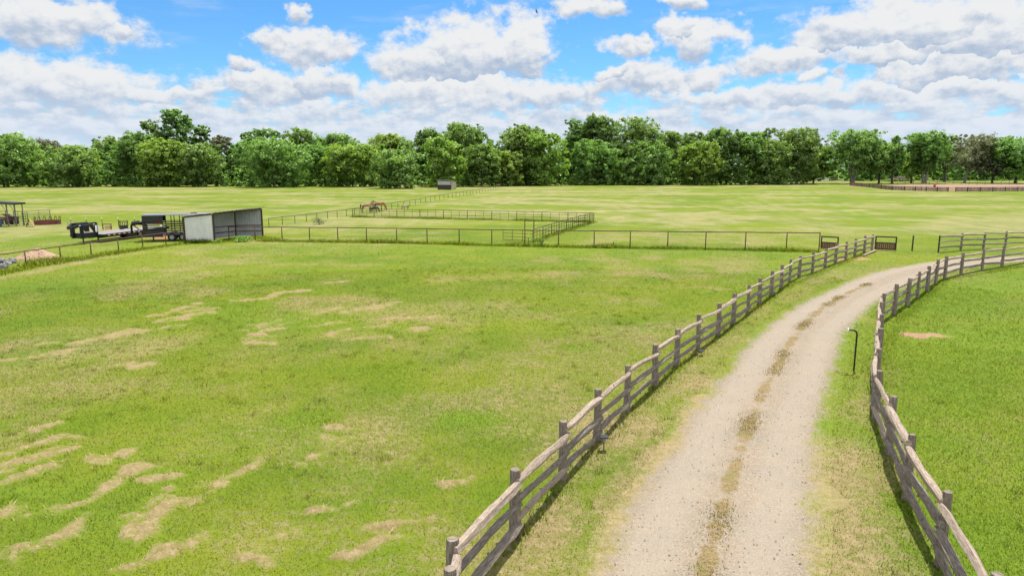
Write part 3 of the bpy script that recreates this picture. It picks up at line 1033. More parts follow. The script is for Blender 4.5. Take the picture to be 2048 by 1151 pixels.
def rail_fence(name, label, tops, H, side, zs, seed, rail_r=0.075, post_r=0.085, skip=(), end_post=None, lean=0.02):
    rr = random.Random(seed)
    pts = [P(u, v, H) for u, v in tops]
    base = Vector((pts[0].x, pts[0].y, 0))
    root = thing(name, label, 'fence', base, world=True)
    nrm = []
    for i in range(len(pts)):
        d = pts[min(i + 1, len(pts) - 1)] - pts[max(i - 1, 0)]
        d.z = 0; d.normalize()
        nrm.append(Vector((d.y, -d.x, 0)) * side)
    for i, p in enumerate(pts):
        if end_post and i in end_post:
            MB().tube([(p.x, p.y, -0.1), (p.x, p.y, H)], 0.06, 8).build('end_post', M['black_metal'], root, smooth=False)
            continue
        h = H + rr.uniform(-0.03, 0.05)
        r = post_r * rr.uniform(0.85, 1.2)
        lx, ly = rr.uniform(-lean, lean), rr.uniform(-lean, lean)
        ring = [(p.x, p.y, -0.15)] + [(p.x + lx * t, p.y + ly * t, h * t) for t in (0.02, 0.25, 0.5, 0.75, 0.97, 1.0)]
        MB().tube(ring, [r * 1.12, r * 1.12, r * 1.05, r, r * 0.97, r * 0.95, r * 0.86], 9, True, 0.16, rr).build('post', M['post_wood'], root)
    for i in range(len(pts) - 1):
        if i in skip: continue
        a, b = pts[i], pts[i + 1]
        d = (b - a); d.z = 0; d.normalize()
        for k, z in enumerate(zs):
            r = rail_r * rr.uniform(0.85, 1.18) * (1.0 if k else 1.05)
            oa = nrm[i] * (post_r * 0.75 + 0.01) + Vector((0, 0, z + rr.uniform(-0.01, 0.085)))
            ob = nrm[i + 1] * (post_r * 0.75 + 0.02) + Vector((0, 0, z + rr.uniform(-0.085, 0.01)))
            A = Vector((a.x, a.y, 0)) + oa - d * rr.uniform(0.02, 0.09)
            B = Vector((b.x, b.y, 0)) + ob + d * rr.uniform(0.0, 0.07)
            lp = log_pts(A, B, rr)
            t1 = rr.uniform(0.75, 1.0); t2 = rr.uniform(0.75, 1.05)
            rd = [r * (t1 + (t2 - t1) * q / 6) * (1 + 0.09 * math.sin(q * 2.1 + z * 7 + i)) for q in range(7)]
            rd[0] *= 0.86; rd[-1] *= 0.84
            mb = MB().tube(lp, rd, 9, True, 0.30, rr, flat=rr.uniform(0.8, 1.1))
            # knots and stripped bark hanging from the log
            for _ in range(rr.randint(1, 2)):
                q = lp[rr.randint(1, 5)]
                dirn = Vector((rr.uniform(-1, 1), rr.uniform(-1, 1), rr.uniform(-0.6, 0.8))).normalized()
                mb.tube([q, q + dirn * (r * 1.35)], [r * 0.5, r * 0.28], 6, True, 0.2, rr)
            if k and rr.random() < 0.5:
                q = lp[rr.randint(1, 5)]
                mb.tube([q - Vector((0, 0, r * 0.6)), q + Vector((rr.uniform(-.04, .04), rr.uniform(-.04, .04), -r - rr.uniform(0.04, 0.14)))], [0.010, 0.004], 4)
            mb.build('rail', M['rail_top'] if k == 0 or rr.random() < 0.08 else M['rail_low'], root)
    return root


LT = [(898, 1140), (903, 1075), (1030, 937), (1127, 844), (1197, 780), (1256, 729), (1312.8, 689), (1355.5, 656), (1399, 630), (1439, 607), (1469, 587.4), (1499, 570),
      (1521.5, 555.8), (1545, 541.8), (1565, 530.5), (1582, 519.3), (1600.6, 510.5), (1627.5, 504.5), (1652.6, 495.7), (1673.5, 488.5),
      (1694, 483), (1712, 477.5), (1731, 472.5), (1746.5, 468.5)]
rail_fence('split_rail_fence', 'weathered cedar log rail fence along the left side of the driveway', LT, 1.29, 1, (1.09, 0.66, 0.29), 5)
RT = [(2120, 1380), (1993, 1150), (1896.6, 979), (1826.5, 870), (1788, 795.5), (1759.5, 738.5), (1759.5, 696.5), (1761, 659), (1763, 630), (1763.5, 605), (1769, 585),
      (1794, 569), (1820, 555), (1839.5, 543), (1859.5, 531.8), (1876, 520), (1894.5, 512), (1927, 504.6), (1969, 498), (2009, 492.5), (2056, 486), (2110, 481)]
rail_fence('split_rail_fence', 'weathered cedar log rail fence winding along the right side of the driveway', RT, 1.38, -1, (1.16, 0.74, 0.34), 9)
BT = [(1880, 470.8), (1925, 467), (1970.5, 464.8), (2014, 463), (2062, 461.2), (2110, 459.5)]
rail_fence('split_rail_fence', 'short cedar log rail fence starting at a black post beyond the driveway bend', BT, 1.34, 1, (1.22, 0.80, 0.36), 15, end_post={0})


# ------------------------------------------------------------------ pipe fences
def pipe_fence(name, label, posts, rails, r_post=0.04, r_rail=0.032, mat='rust', stays=0, closed=None, group=None, rail_sag=0.012, post_name='post'):
    """posts: list of (x, y, height); rails: fractions of the height"""
    root = thing(name, label, 'fence', (posts[0][0], posts[0][1], 0), world=True, group=group)
    for (x, y, h) in posts:
        MB().tube([(x, y, -0.1), (x, y, h + r_rail * 0.3)], r_post, 8).build(post_name, M[mat], root, smooth=True)
    for i in range(len(posts) - 1):
        x0, y0, h0 = posts[i]; x1, y1, h1 = posts[i + 1]
        for fr in rails:
            pts = []
            for k in range(4):
                t = k / 3
                pts.append((x0 + (x1 - x0) * t, y0 + (y1 - y0) * t, (h0 + (h1 - h0) * t) * fr - rail_sag * math.sin(math.pi * t)))
            MB().tube(pts, r_rail if fr > 0.97 else r_rail * 0.62, 6).build('rail', M[mat], root, smooth=True)
        for s in range(stays):
            t = (s + 1) / (stays + 1)
            x, y, h = x0 + (x1 - x0) * t, y0 + (y1 - y0) * t, h0 + (h1 - h0) * t
            MB().tube([(x, y, 0.02), (x, y, h)], r_rail * 0.6, 6).build('stay', M[mat], root)
    return root


def posts_px(px, h0, h1=None):
    out = []
    n = len(px)
    for k, (u, v) in enumerate(px):
        p = P(u, v)
        h = h0 if h1 is None else h0 + (h1 - h0) * k / (n - 1)
        out.append((p.x, p.y, h))
    return out


MAINP = [(458.5, 479), (510.5, 480), (564.6, 480.5), (619.7, 481.7), (676, 482.7), (733.5, 484.2), (793.8, 485.6), (854.4, 487), (918.6, 488.6), (983.6, 490.2),
         (1049.7, 491.8), (1117, 493.2), (1188, 494.6), (1260, 495.8), (1335, 497.2), (1410.7, 498.6), (1490, 500.2), (1572, 501.6), (1637.5, 503)]
pipe_fence('pipe_fence', 'long single rail rusty pipe fence crossing the pasture right of the steel shed', posts_px(MAINP, 1.20, 1.50), (1.0,), 0.045, 0.04)
LEFTP = [(-80, 553), (-22, 542), (52.6, 531), (122, 520.5), (183, 511.5), (237.7, 503.5), (286, 496), (332, 489.5), (368, 484.5)]
pipe_fence('pipe_fence', 'single rail rusty pipe fence sloping past the woodchip pile left of the shed', posts_px(LEFTP, 0.98, 1.06), (1.0,), 0.042, 0.036)
FARP = [(538, 453), (565, 449.3), (590, 446), (613, 443), (634, 440.2), (655.5, 437.4), (674.6, 435), (693, 432.6), (709, 430), (726, 427), (741, 424.6), (756, 422.2), (770, 419.8), (783.6, 417.6), (796, 415.5),
        (807.7, 413.6), (819.6, 411.6), (830.7, 409.6), (841.6, 406.6), (851.5, 404.6), (861, 402.6), (870, 400.8), (879, 399.2), (888, 397.6), (896.4, 396.2), (904.6, 394.8),
        (912, 393.6), (919.6, 392.4), (926.6, 391.3), (933.5, 390.2), (940.4, 389.2), (946, 388.3), (953, 387), (959, 385.8), (964.5, 384.6), (970.6, 383.4), (976, 382.2),
        (981.5, 381), (987, 379.6), (991.6, 378.4), (996, 377.2), (1000, 376), (1006, 374.4), (1012, 372.6), (1018, 371)]
pipe_fence('pipe_fence', 'long dark pipe fence running back past the horses towards the trees', posts_px(FARP, 0.92, 1.05), (1.0,), 0.036, 0.034, 'rust_dark')

# paddock with cross rails
p0, p1 = P(705.4, 434.5), P(1187.4, 444.5)
PB = []
for u, v in [(705.4, 434.2), (748.5, 434.8), (794, 435.5), (840, 436.4), (887, 437.4), (934.7, 438.6), (983.6, 439.8), (1033.5, 441), (1083.7, 442.2), (1135.7, 443.4), (1187.4, 444.6)]:
    q = P(u, v); PB.append((q.x, q.y, 1.14))
for u, v in [(1178.8, 447.2), (1168, 450), (1156.4, 453.4), (1145, 457), (1133, 461), (1118, 465.6), (1103, 471), (1085.7, 477.6), (1067.5, 484.5)]:
    q = P(u, v); PB.append((q.x, q.y, 1.17))
pipe_fence('paddock_fence', 'four rail pipe paddock fence with thin stays enclosing a corner of pasture', PB, (1.0, 0.72, 0.46, 0.2), 0.04, 0.03, 'rust_dark', stays=2, rail_sag=0.0)
# arch frame over the paddock gate, and the open gate
pa, pb = P(1067.5, 484.8), P(1049.5, 481)
ar = thing('gate_arch', 'tall thin pipe arch standing over the paddock gate opening', 'gate frame', pa, world=True)
MB().tube([(pa.x, pa.y, -0.1), (pa.x, pa.y, 2.0)], 0.045, 8).build('post', M['rust'], ar)
MB().tube([(pb.x, pb.y, -0.1), (pb.x, pb.y, 1.85)], 0.04, 8).build('post', M['rust'], ar)
MB().tube([(pa.x, pa.y, 2.0), (pb.x, pb.y, 1.85)], 0.035, 8).build('crossbar', M['rust'], ar)
ga, gb = P(1065, 484), P(1006, 480.5)
gt_ = thing('pipe_gate', 'low open four bar pipe gate swung beside the arch', 'gate', ga, world=True)
fm = MB()
for zf in (0.12, 0.42, 0.72, 1.02):
    fm.tube([(ga.x, ga.y, zf), (gb.x, gb.y, zf - 0.03)], 0.022, 6)
fm.build('bars', M['rust'], gt_)
for t in (0.0, 0.333, 0.68, 1.0):
    x, y = ga.x + (gb.x - ga.x) * t, ga.y + (gb.y - ga.y) * t
    MB().tube([(x, y, 0.06), (x, y, 1.04)], 0.022, 6).build('upright', M['rust'], gt_)


# ------------------------------------------------------------------ wooden panel gates and gate post
def panel_gate(label, a, b, h, zmid):
    a, b = Vector(a), Vector(b)
    root = thing('panel_gate', label, 'gate', a, world=True)
    d = (b - a).normalized()
    nn = Vector((d.y, -d.x, 0))
    fr = MB()
    up = lambda p, z: Vector((p.x, p.y, z))
    w = 0.10
    fr.beam(up(a + d * w / 2, 0.06), up(a + d * w / 2, h), w, 0.07)
    fr.beam(up(b - d * w / 2, 0.06), up(b - d * w / 2, h), w, 0.07)
    for z in (h - 0.05, zmid, 0.12):
        fr.beam(up(a + d * w, z), up(b - d * w, z), 0.06, 0.10)
    fr.build('frame', M['rust_dark'], root)
    L = (b - a).length - 2 * w
    n = 9
    rr = random.Random(len(label))
    pk = MB()
    for k in range(n):
        c = a + d * (w + L * (k + 0.5) / n) + nn * 0.012
        s = L / n - 0.015
        o = len(pk.f)
        pk.box((c.x, c.y, (0.17 + zmid - 0.05) / 2), (s, 0.025, zmid - 0.22), Matrix.Rotation(math.atan2(d.y, d.x), 3, 'Z'))
        uo = rr.random() * 9
        for f in range(o, len(pk.f)): pk.uv[f] = [(uo, 0), (uo, .4), (uo + .02, .4), (uo + .02, 0)]
    pk.build('boards', M['gate_boards'], root)
    return root


M['gate_boards'] = wood_mat('brown gate boards', (0.20, 0.10, 0.065), (0.07, 0.032, 0.022), (0.015, 0.01, 0.01))
panel_gate('brown framed gate with boarded lower half at the end of the long pipe fence', P(1640.5, 497.5), P(1676, 500), 1.08, 0.55)
panel_gate('brown framed gate with boarded lower half next to the last log fence post', P(1748.5, 500), P(1792, 502), 1.16, 0.62)
gp = P(1824, 501.3)
o = MB().tube([(gp.x, gp.y, -0.1), (gp.x, gp.y, 1.22), (gp.x, gp.y, 1.24)], [0.055, 0.055, 0.04], 10).build('gate_post', M['black_metal'], None, origin=(gp.x, gp.y, 0))
tag(o, 'lone black steel gate post standing between the boarded gate and the log fence', 'post')
a, b = P(1727, 512.5), P(1751, 503)
o = MB().beam((a.x, a.y, 0.07), (b.x, b.y, 0.10), 0.16, 0.12).build('loose_beam', M['plank'], None, origin=(a.x, a.y, 0), bevel=0.01)
tag(o, 'loose pale timber lying on the grass at the end of the log fence', 'timber')

# black hooked pipe beside the drive
hp = P(1707.5, 740)
hk = thing('hooked_pole', 'black pipe bent over at the top standing on the right verge of the driveway', 'pole', hp, world=True)
pts = [(hp.x, hp.y, -0.1), (hp.x, hp.y, 0.7), (hp.x, hp.y, 1.22)]
for k in range(1, 7):
    a_ = k / 6 * math.pi / 2
    pts.append((hp.x - 0.14 * (1 - math.cos(a_)), hp.y, 1.22 + 0.14 * math.sin(a_)))
pts.append((hp.x - 0.30, hp.y, 1.37))
MB().tube(pts, 0.028, 10).build('pipe', M['black'], hk, smooth=True)
MB().tube([(hp.x - 0.30, hp.y, 1.37), (hp.x - 0.325, hp.y, 1.37)], 0.06, 12).build('sensor', M['white'], hk, smooth=False)


def solar_light(u, v, label, h=0.36):
    p = P(u, v)
    s = thing('solar_light', label, 'garden light', p, group='solar path lights along the left log fence')
    MB().tube([(0, 0, -0.05), (0, 0, h * 0.6)], 0.012, 6).build('stake', M['black_metal'], s)
    MB().tube([(0, 0, h * 0.55), (0, 0, h * 0.62), (0, 0, h * 0.88)], [0.03, 0.045, 0.07], 6).build('lantern', M['glass'], s)
    MB().box((0, 0, h * 0.93), (0.20, 0.20, 0.035)).build('cap', M['black_metal'], s, bevel=0.008)
    MB().box((0, 0, h * 0.93 + 0.021), (0.15, 0.15, 0.006)).build('solar_panel', M['solar'], s)


solar_light(1207.5, 899, 'small black solar path light on a stake, the nearest one to the camera')
solar_light(1402, 711, 'low black solar path light half hidden in grass at a middle fence post', 0.20)
solar_light(1550, 594, 'small black solar path light far up the fence near the bend', 0.26)


# ------------------------------------------------------------------ loafing shed
def ribbed(mb, a, b, zb0, zt0, zb1, zt1, pitch=0.23, depth=0.025):
    """ribbed sheet between ground points a and b"""
    a, b = Vector(a), Vector(b)
    d = (b - a); L = d.length; d.normalize()
    nn = Vector((d.y, -d.x, 0))
    s, prof = 0.0, []
    while s < L:
        for ds, off in ((0, 0), (0.62, 0), (0.72, 1), (0.90, 1)):
            if s + ds * pitch < L: prof.append((s + ds * pitch, off * depth))
        s += pitch
    prof.append((L, 0))
    vs, fs = [], []
    for (q, o_) in prof:
        t = q / L
        p = a + d * q + nn * o_
        vs += [Vector((p.x, p.y, zb0 + (zb1 - zb0) * t)), Vector((p.x, p.y, zt0 + (zt1 - zt0) * t))]
    for k in range(len(prof) - 1):
        fs.append((2 * k, 2 * k + 2, 2 * k + 3, 2 * k + 1))
    mb.add(vs, fs)


A, B, C = P(371, 485.5), P(429.5, 484.5), P(526, 473.5)
for q in (A, B, C): q.z = 0
D = A + (C - B)
hA, hB, hC, hD = 2.36, 2.60, 2.78, 2.50
shed = thing('loafing_shed', 'open fronted steel shed with pale ribbed walls and flat roof in the pipe fence line', 'shed', B, world=True)
for p, h in ((A, hA), (B, hB), (C, hC), (D, hD)):
    MB().box((p.x, p.y, h / 2 - 0.05), (0.12, 0.12, h - 0.1)).build('post', M['rust_dark'], shed)
ins = lambda p, q, f: p.lerp(q, f)
mb = MB(); ribbed(mb, ins(A, B, 0.02), ins(A, B, 0.98), 0.12, hA - 0.1, 0.12, hB - 0.12); mb.build('side_wall', M['sheet'], shed)
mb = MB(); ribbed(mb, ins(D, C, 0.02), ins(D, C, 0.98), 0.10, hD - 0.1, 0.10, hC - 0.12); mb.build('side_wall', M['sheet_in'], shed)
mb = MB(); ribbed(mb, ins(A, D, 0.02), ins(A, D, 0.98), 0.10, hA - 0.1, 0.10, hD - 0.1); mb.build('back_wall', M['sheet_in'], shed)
# roof with small overhang
u1 = (B - A).normalized(); u2 = (C - B).normalized()
def roofpt(s, t):
    p = A + (B - A) * s + (C - B) * t
    h = (hA * (1 - s) + hB * s) * (1 - t) + (hD * (1 - s) + hC * s) * t
    return Vector((p.x, p.y, h + 0.02))
mb = MB()
n = 26
top, bot = [], []
for i in range(n + 1):
    t = -0.03 + 1.06 * i / n
    for s in (-0.06, 1.08):
        p = roofpt(s, t) + Vector((0, 0, 0.03 if i % 2 else 0.0))
        top.append(p + Vector((0, 0, 0.03))); bot.append(p - Vector((0, 0, 0.0)))
vs = top + bot
N2 = len(top)
fs = []
for i in range(n):
    fs.append((2 * i, 2 * i + 1, 2 * i + 3, 2 * i + 2))
    fs.append((N2 + 2 * i, N2 + 2 * i + 2, N2 + 2 * i + 3, N2 + 2 * i + 1))
    fs.append((2 * i, 2 * i + 2, N2 + 2 * i + 2, N2 + 2 * i)); fs.append((2 * i + 1, N2 + 2 * i + 1, N2 + 2 * i + 3, 2 * i + 3))
fs.append((0, N2, N2 + 1, 1)); fs.append((2 * n, 2 * n + 1, N2 + 2 * n + 1, N2 + 2 * n))
mb.add(vs, fs); mb.build('roof', M['sheet_roof'], shed)
tr = MB()
tr.beam(roofpt(1.0, 0.0) - Vector((0, 0, 0.09)), roofpt(1.0, 1.0) - Vector((0, 0, 0.09)), 0.08, 0.12)
tr.beam(roofpt(0.02, -0.008) - Vector((0, 0, 0.09)), roofpt(0.97, -0.008) - Vector((0, 0, 0.09)), 0.08, 0.12)
tr.build('fascia', M['rust_dark'], shed)
for z in (0.62, 1.15):
    q0, q1, q2 = ins(A, D, 0.03) + u1 * 0.12, ins(D, A, 0.04) + u1 * 0.12 - u2 * 0.12, C - u2 * 0.12
    MB().tube([(q0.x, q0.y, z), (q1.x, q1.y, z)], 0.035, 6).build('inner_rail', M['rust'], shed)
    MB().tube([(q1.x, q1.y, z), (q2.x, q2.y, z)], 0.035, 6).build('inner_rail', M['rust'], shed)

# far small shed
fa, fb = P(875.5, 379.2), P(902, 379.6)
fs_ = thing('run_in_shed', 'tiny tan shed with dark lower front standing by the trees', 'shed', fa, world=True)
ax = (fb - fa); W = ax.length; ax.normalize(); ay = Vector((-ax.y, ax.x, 0))
fc = lambda s, t, z: fa + ax * (s * W) + ay * (t * 3.2) + Vector((0, 0, z))
mb = MB()
mb.add([fc(0, 1, 0), fc(1, 1, 0), fc(1, 1, 2.3), fc(0, 1, 2.3)], [(0, 1, 2, 3)]); mb.build('back_wall', M['sheet_in'], fs_)
for s in (0, 1):
    m_ = MB(); m_.beam(fc(s, 0.02, 0.0), fc(s, 0.02, 2.7), 0.12, 0.12); m_.build('post', M['rust_dark'], fs_)
    w_ = MB(); w_.add([fc(s, 0.03, 0), fc(s, 0.99, 0), fc(s, 0.99, 2.28), fc(s, 0.03, 2.68)], [(0, 1, 2, 3)]); w_.build('side_wall', M['sheet_tan'], fs_)
m_ = MB(); m_.box(fc(0.5, 0.5, 2.62), (W + 0.5, 3.5, 0.10), Matrix.Rotation(math.atan2(ax.y, ax.x), 3, 'Z') @ Matrix.Rotation(R(-7), 3, 'X'))
m_.build('roof', M['sheet_tan'], fs_)
m_ = MB(); m_.box(fc(0.5, 0.0, 0.62), (W - 0.14, 0.06, 1.24), Matrix.Rotation(math.atan2(ax.y, ax.x), 3, 'Z')); m_.build('front_boards', M['rust_dark'], fs_)
m_ = MB(); m_.box(fc(0.5, -0.01, 2.0), (W - 0.14, 0.05, 1.1), Matrix.Rotation(math.atan2(ax.y, ax.x), 3, 'Z')); m_.build('front_panel', M['sheet_green'] if 'sheet_green' in M else M['sheet_in'], fs_)


# ------------------------------------------------------------------ flatbed gooseneck trailer (local: +X forward, +Y the side we see)
fb_ = thing('flatbed_trailer', 'long black gooseneck flatbed trailer with grey plank deck parked on the grass', 'trailer', (-37.6, 61.1, 0), R(-101.5))
m_ = MB(); m_.box((-4.2, 0, 0.71), (8.4, 2.30, 0.05)); m_.build('deck', M['deck'], fb_)
m_ = MB()
for y in (1.2, -1.2): m_.box((-4.2, y, 0.62), (8.4, 0.09, 0.20))
m_.box((0.04, 0, 0.62), (0.08, 2.49, 0.20))
for y in (0.45, -0.45): m_.box((-4.2, y, 0.50), (8.3, 0.12, 0.30))
m_.build('frame', M['black'], fb_)
for k in range(8):
    m_ = MB(); m_.box((-0.5 - k * 0.62, 1.252, 0.63), (0.22, 0.012, 0.06)); m_.build('reflector', M['white_lens'] if k % 1 == 0 else M['red_lens'], fb_)
    m_ = MB(); m_.box((-0.74 - k * 0.62, 1.252, 0.63), (0.2, 0.012, 0.06)); m_.build('marker', M['red_lens'], fb_)
for y in (0.45, -0.45):
    m_ = MB()
    m_.beam((0.04, y, 0.55), (0.04, y, 1.75), 0.16, 0.30)
    m_.beam((1.62, y, 0.50), (1.62, y, 1.62), 0.16, 0.30)
    m_.beam((-0.02, y, 1.68), (1.8, y, 1.68), 0.15, 0.28)
    m_.beam((0.10, y, 0.95), (0.62, y, 1.60), 0.13, 0.26)
    m_.beam((1.75, y, 1.68), (2.3, y * 0.45, 1.46), 0.15, 0.26)
    m_.build('neck_beam', M['black'], fb_, bevel=0.012)
m_ = MB(); m_.tube([(2.3, 0, 1.6), (2.3, 0, 0.78)], 0.075, 10); m_.box((2.3, 0, 1.48), (0.24, 0.55, 0.22)); m_.tube([(2.3, 0, 0.86), (2.3, 0, 0.72)], 0.11, 10)
m_.build('coupler', M['black'], fb_)
m_ = MB(); m_.box((0.83, 0, 0.72), (1.42, 1.0, 0.44)); m_.build('toolbox', M['black_metal'], fb_, bevel=0.015)
m_ = MB(); m_.box((0.83, 0, 0.955), (1.42, 1.0, 0.02)); m_.build('toolbox_lid', M['roof_grey'], fb_)
for x, y in ((1.62, 0.52), (0.02, 0.55)):
    m_ = MB(); m_.tube([(x, y, 0.03), (x, y, 0.9)], 0.06, 8); m_.box((x, y, 0.03), (0.26, 0.26, 0.03)); m_.build('jack', M['black'], fb_)
m_ = MB(); m_.box((1.50, 0.525, 1.68), (0.18, 0.012, 0.12)); m_.build('badge', M['blue_paint'], fb_)
m_ = MB()
for k in range(8): m_.box((1.28 - k * 0.10, 0.525, 1.675), (0.05, 0.01, 0.05))
m_.build('lettering', M['lid'], fb_)
for x in (1.85, 0.30):
    m_ = MB(); m_.box((x, 0.53, 1.66), (0.22, 0.014, 0.06)); m_.build('marker', M['white_lens'], fb_)
m_ = MB(); m_.box((-0.06, 0.6, 1.25), (0.012, 0.2, 0.55)); m_.box((0.10, 0.53, 1.25), (0.2, 0.012, 0.6)); m_.build('decal', M['white_lens'], fb_)
for k, x in enumerate((-4.6, -5.5)):
    for y in (0.92, -0.92):
        w_ = MB(); w_.tube([(x, y - 0.12, 0.39), (x, y + 0.12, 0.39)], 0.38, 18); w_ = w_.build('wheel', M['rubber'], fb_)
        r_ = MB(); r_.tube([(x, y - 0.125, 0.39), (x, y + 0.125, 0.39)], 0.2, 14); r_.build('rim', M['rim'], w_)
m_ = MB(); m_.box((-3.4, 1.0, 0.38), (1.2, 0.35, 0.36)); m_.build('side_box', M['black_metal'], fb_, bevel=0.02)

# ------------------------------------------------------------------ livestock trailer
st = thing('livestock_trailer', 'black slat sided livestock trailer with grey roof parked behind the steel shed', 'trailer', (-33.45, 62.2, 0), R(-161.4))
L_, HW = 5.6, 0.95
m_ = MB(); m_.box((-L_ / 2, 0, 2.37), (L_ + 0.1, 2 * HW + 0.1, 0.07)); m_.box((-L_ / 2, 0, 2.42), (L_, 1.2, 0.05)); m_.build('roof', M['roof_grey'], st, bevel=0.02)
m_ = MB(); m_.box((-L_ / 2, 0, 0.58), (L_, 2 * HW, 0.16)); m_.build('floor', M['black'], st)
m_ = MB(); m_.box((-L_ / 2 - 0.8, HW + 0.02, 0.60), (L_ - 1.6, 0.05, 0.12)); m_.build('running_board', M['roof_grey'], st)
for y in (HW, -HW):
    m_ = MB()
    for x in (-0.04, -1.62, -2.35, -3.05, -3.75, -4.45, -L_ + 0.04): m_.box((x, y, 1.48), (0.07, 0.05, 1.72))
    m_.build('side_posts', M['black'], st)
    m_ = MB()
    for z in (0.78, 0.98, 1.18, 1.38, 1.58, 1.74): m_.box((-L_ / 2 - 0.8, y, z), (L_ - 1.62, 0.035, 0.075))
    for z in (1.12, 1.30, 1.46): m_.box((-0.8, y, z), (1.55, 0.035, 0.06))
    m_.build('side_slats', M['black'], st)
    m_ = MB(); m_.box((-0.8, y, 2.02), (1.6, 0.06, 0.58)); m_.build('upper_panel', M['black'], st, bevel=0.05)
    m_ = MB(); m_.box((-0.8, y, 1.62), (1.6, 0.055, 0.14)); m_.build('middle_panel', M['black'], st)
    m_ = MB(); m_.box((-0.85, y, 0.72), (1.5, 0.06, 0.62)); m_.build('lower_panel', M['black'], st)
m_ = MB(); m_.box((0.0, 0, 1.5), (0.06, 2 * HW, 1.7)); m_.build('front_wall', M['black'], st)
m_ = MB(); m_.tube([(-0.1, 0, 1.62), (0.5, 0, 1.68), (0.95, 0, 1.62), (1.08, 0, 1.40), (1.08, 0, 0.72)], [0.22, 0.2, 0.19, 0.10, 0.09], 10)
m_.build('gooseneck', M['black'], st, smooth=True)
m_ = MB(); m_.beam((0.9, 0, 1.45), (0.5, 0, 1.1), 0.2, 0.06); m_.build('brace', M['dark_red'], st)
m_ = MB(); m_.tube([(-0.75, HW - 0.2, 0.04), (-0.75, HW - 0.2, 1.0)], 0.06, 8); m_.box((-0.75, HW - 0.2, 0.03), (0.28, 0.28, 0.03)); m_.build('jack', M['black'], st)
m_ = MB(); m_.box((-1.36, HW + 0.04, 1.62), (0.22, 0.02, 0.15)); m_.build('marker', M['red_lens'], st)
m_ = MB()
for k in range(9): m_.box((-0.35 - k * 0.1, HW + 0.036, 1.63), (0.06, 0.012, 0.06))
m_.build('lettering', M['roof_grey'], st)
m_ = MB(); m_.box((-1.5, HW + 0.036, 1.45), (0.2, 0.012, 0.10)); m_.build('decal', M['white_lens'], st)
m_ = MB(); m_.tube([(-0.45, HW + 0.05, 1.82), (-1.5, HW + 0.05, 2.32)], 0.014, 5); m_.build('grab_rail', M['rust'], st)
m_ = MB(); m_.box((-2.75, HW + 0.04, 0.60), (1.95, 0.24, 0.10)); m_.build('fender', M['black'], st, bevel=0.03)
for x in (-2.3, -3.2):
    for y in (HW - 0.02, -HW + 0.02):
        w_ = MB(); w_.tube([(x, y - 0.11, 0.36), (x, y + 0.11, 0.36)], 0.36, 18); w_ = w_.build('wheel', M['rubber'], st)
        r_ = MB(); r_.tube([(x, y - 0.115, 0.36), (x, y + 0.115, 0.36)], 0.19, 14); r_.build('rim', M['rim'], w_)
m_ = MB(); m_.box((-4.2, 0.2, 2.47), (0.5, 0.4, 0.06)); m_.build('roof_vent', M['black'], st)

# ------------------------------------------------------------------ yard at the left edge
cb = P(34, 452.5)
cn = thing('open_shelter', 'open steel frame shelter with flat dark roof at the left edge of the yard', 'shelter', cb)
for k in range(4):
    for yy_ in (0, 1.2):
        m_ = MB(); m_.tube([(-0.92 * k, yy_, -0.1), (-0.92 * k, yy_, 2.58 + 0.03 * k)], 0.055, 8); m_.build('post', M['steel'], cn)
    m_ = MB(); m_.tube([(-0.92 * k - 0.03, -0.02, 1.55), (-0.92 * k - 0.55, -0.02, 2.52)], 0.028, 6); m_.build('brace', M['steel'], cn)
m_ = MB(); m_.box((-2.4, 0.6, 2.70), (5.2, 1.9, 0.20), Matrix.Rotation(R(3.2), 3, 'Y')); m_.build('roof', M['black_metal'], cn)


def pipe_panel(name, label, a, b, h, nb, mat='steel', verts=(0, 0.5, 1.0), group=None):
    root = thing(name, label, 'livestock panel', a, world=True, group=group)
    m_ = MB()
    for k in range(nb):
        z = 0.2 + (h - 0.2) * k / (nb - 1)
        m_.tube([(a.x, a.y, z), (b.x, b.y, z)], 0.026 if k < nb - 1 else 0.034, 6)
    m_.build('bars', M[mat], root)
    for t in verts:
        x, y = a.x + (b.x - a.x) * t, a.y + (b.y - a.y) * t
        MB().tube([(x, y, 0.0), (x, y, h + 0.02)], 0.04 if t in (0, 1.0) else 0.024, 6).build('upright', M[mat], root)


pipe_panel('corral_panel', 'tall seven bar corral panel with a rounded end behind the round feeder', P(57, 450), P(102, 444.5), 1.55, 7, group='corral panels in the yard')
pipe_panel('corral_panel', 'short corral panel between the shelter corner and the leaning boards', P(48.5, 451), P(57, 450.5), 1.62, 6, group='corral panels in the yard')
pipe_panel('corral_panel', 'corral panel under the open shelter roof at the far left', P(-20, 452), P(14, 450.5), 1.62, 6, group='corral panels in the yard')
pipe_panel('corral_panel', 'wide corral panel in front of the grey lidded feed wagon', P(30, 450.8), P(47, 451.2), 1.60, 6, 'steel', group='corral panels in the yard')

fw = P(19, 448)
w_ = thing('feed_wagon', 'dark red feed wagon with sloping silver lids standing under the shelter', 'wagon', fw)
m_ = MB(); m_.box((0, 0, 0.62), (1.7, 1.0, 0.40)); m_.build('body', M['dark_red'], w_, bevel=0.03)
m_ = MB(); m_.box((0.05, -0.1, 1.02), (0.95, 1.1, 0.06), Matrix.Rotation(R(-24), 3, 'X')); m_.build('lid', M['lid'], w_)
m_ = MB(); m_.box((0.9, -0.1, 0.86), (0.9, 1.0, 0.05), Matrix.Rotation(R(-14), 3, 'X') @ Matrix.Rotation(R(4), 3, 'Y')); m_.build('lid', M['lid'], w_)
for x in (-0.6, 0.6):
    for y in (-0.45, 0.45):
        q = MB(); q.tube([(x, y - 0.08, 0.24), (x, y + 0.08, 0.24)], 0.24, 14); q.build('wheel', M['rubber'], w_)
bp = P(-1.5, 452.5)
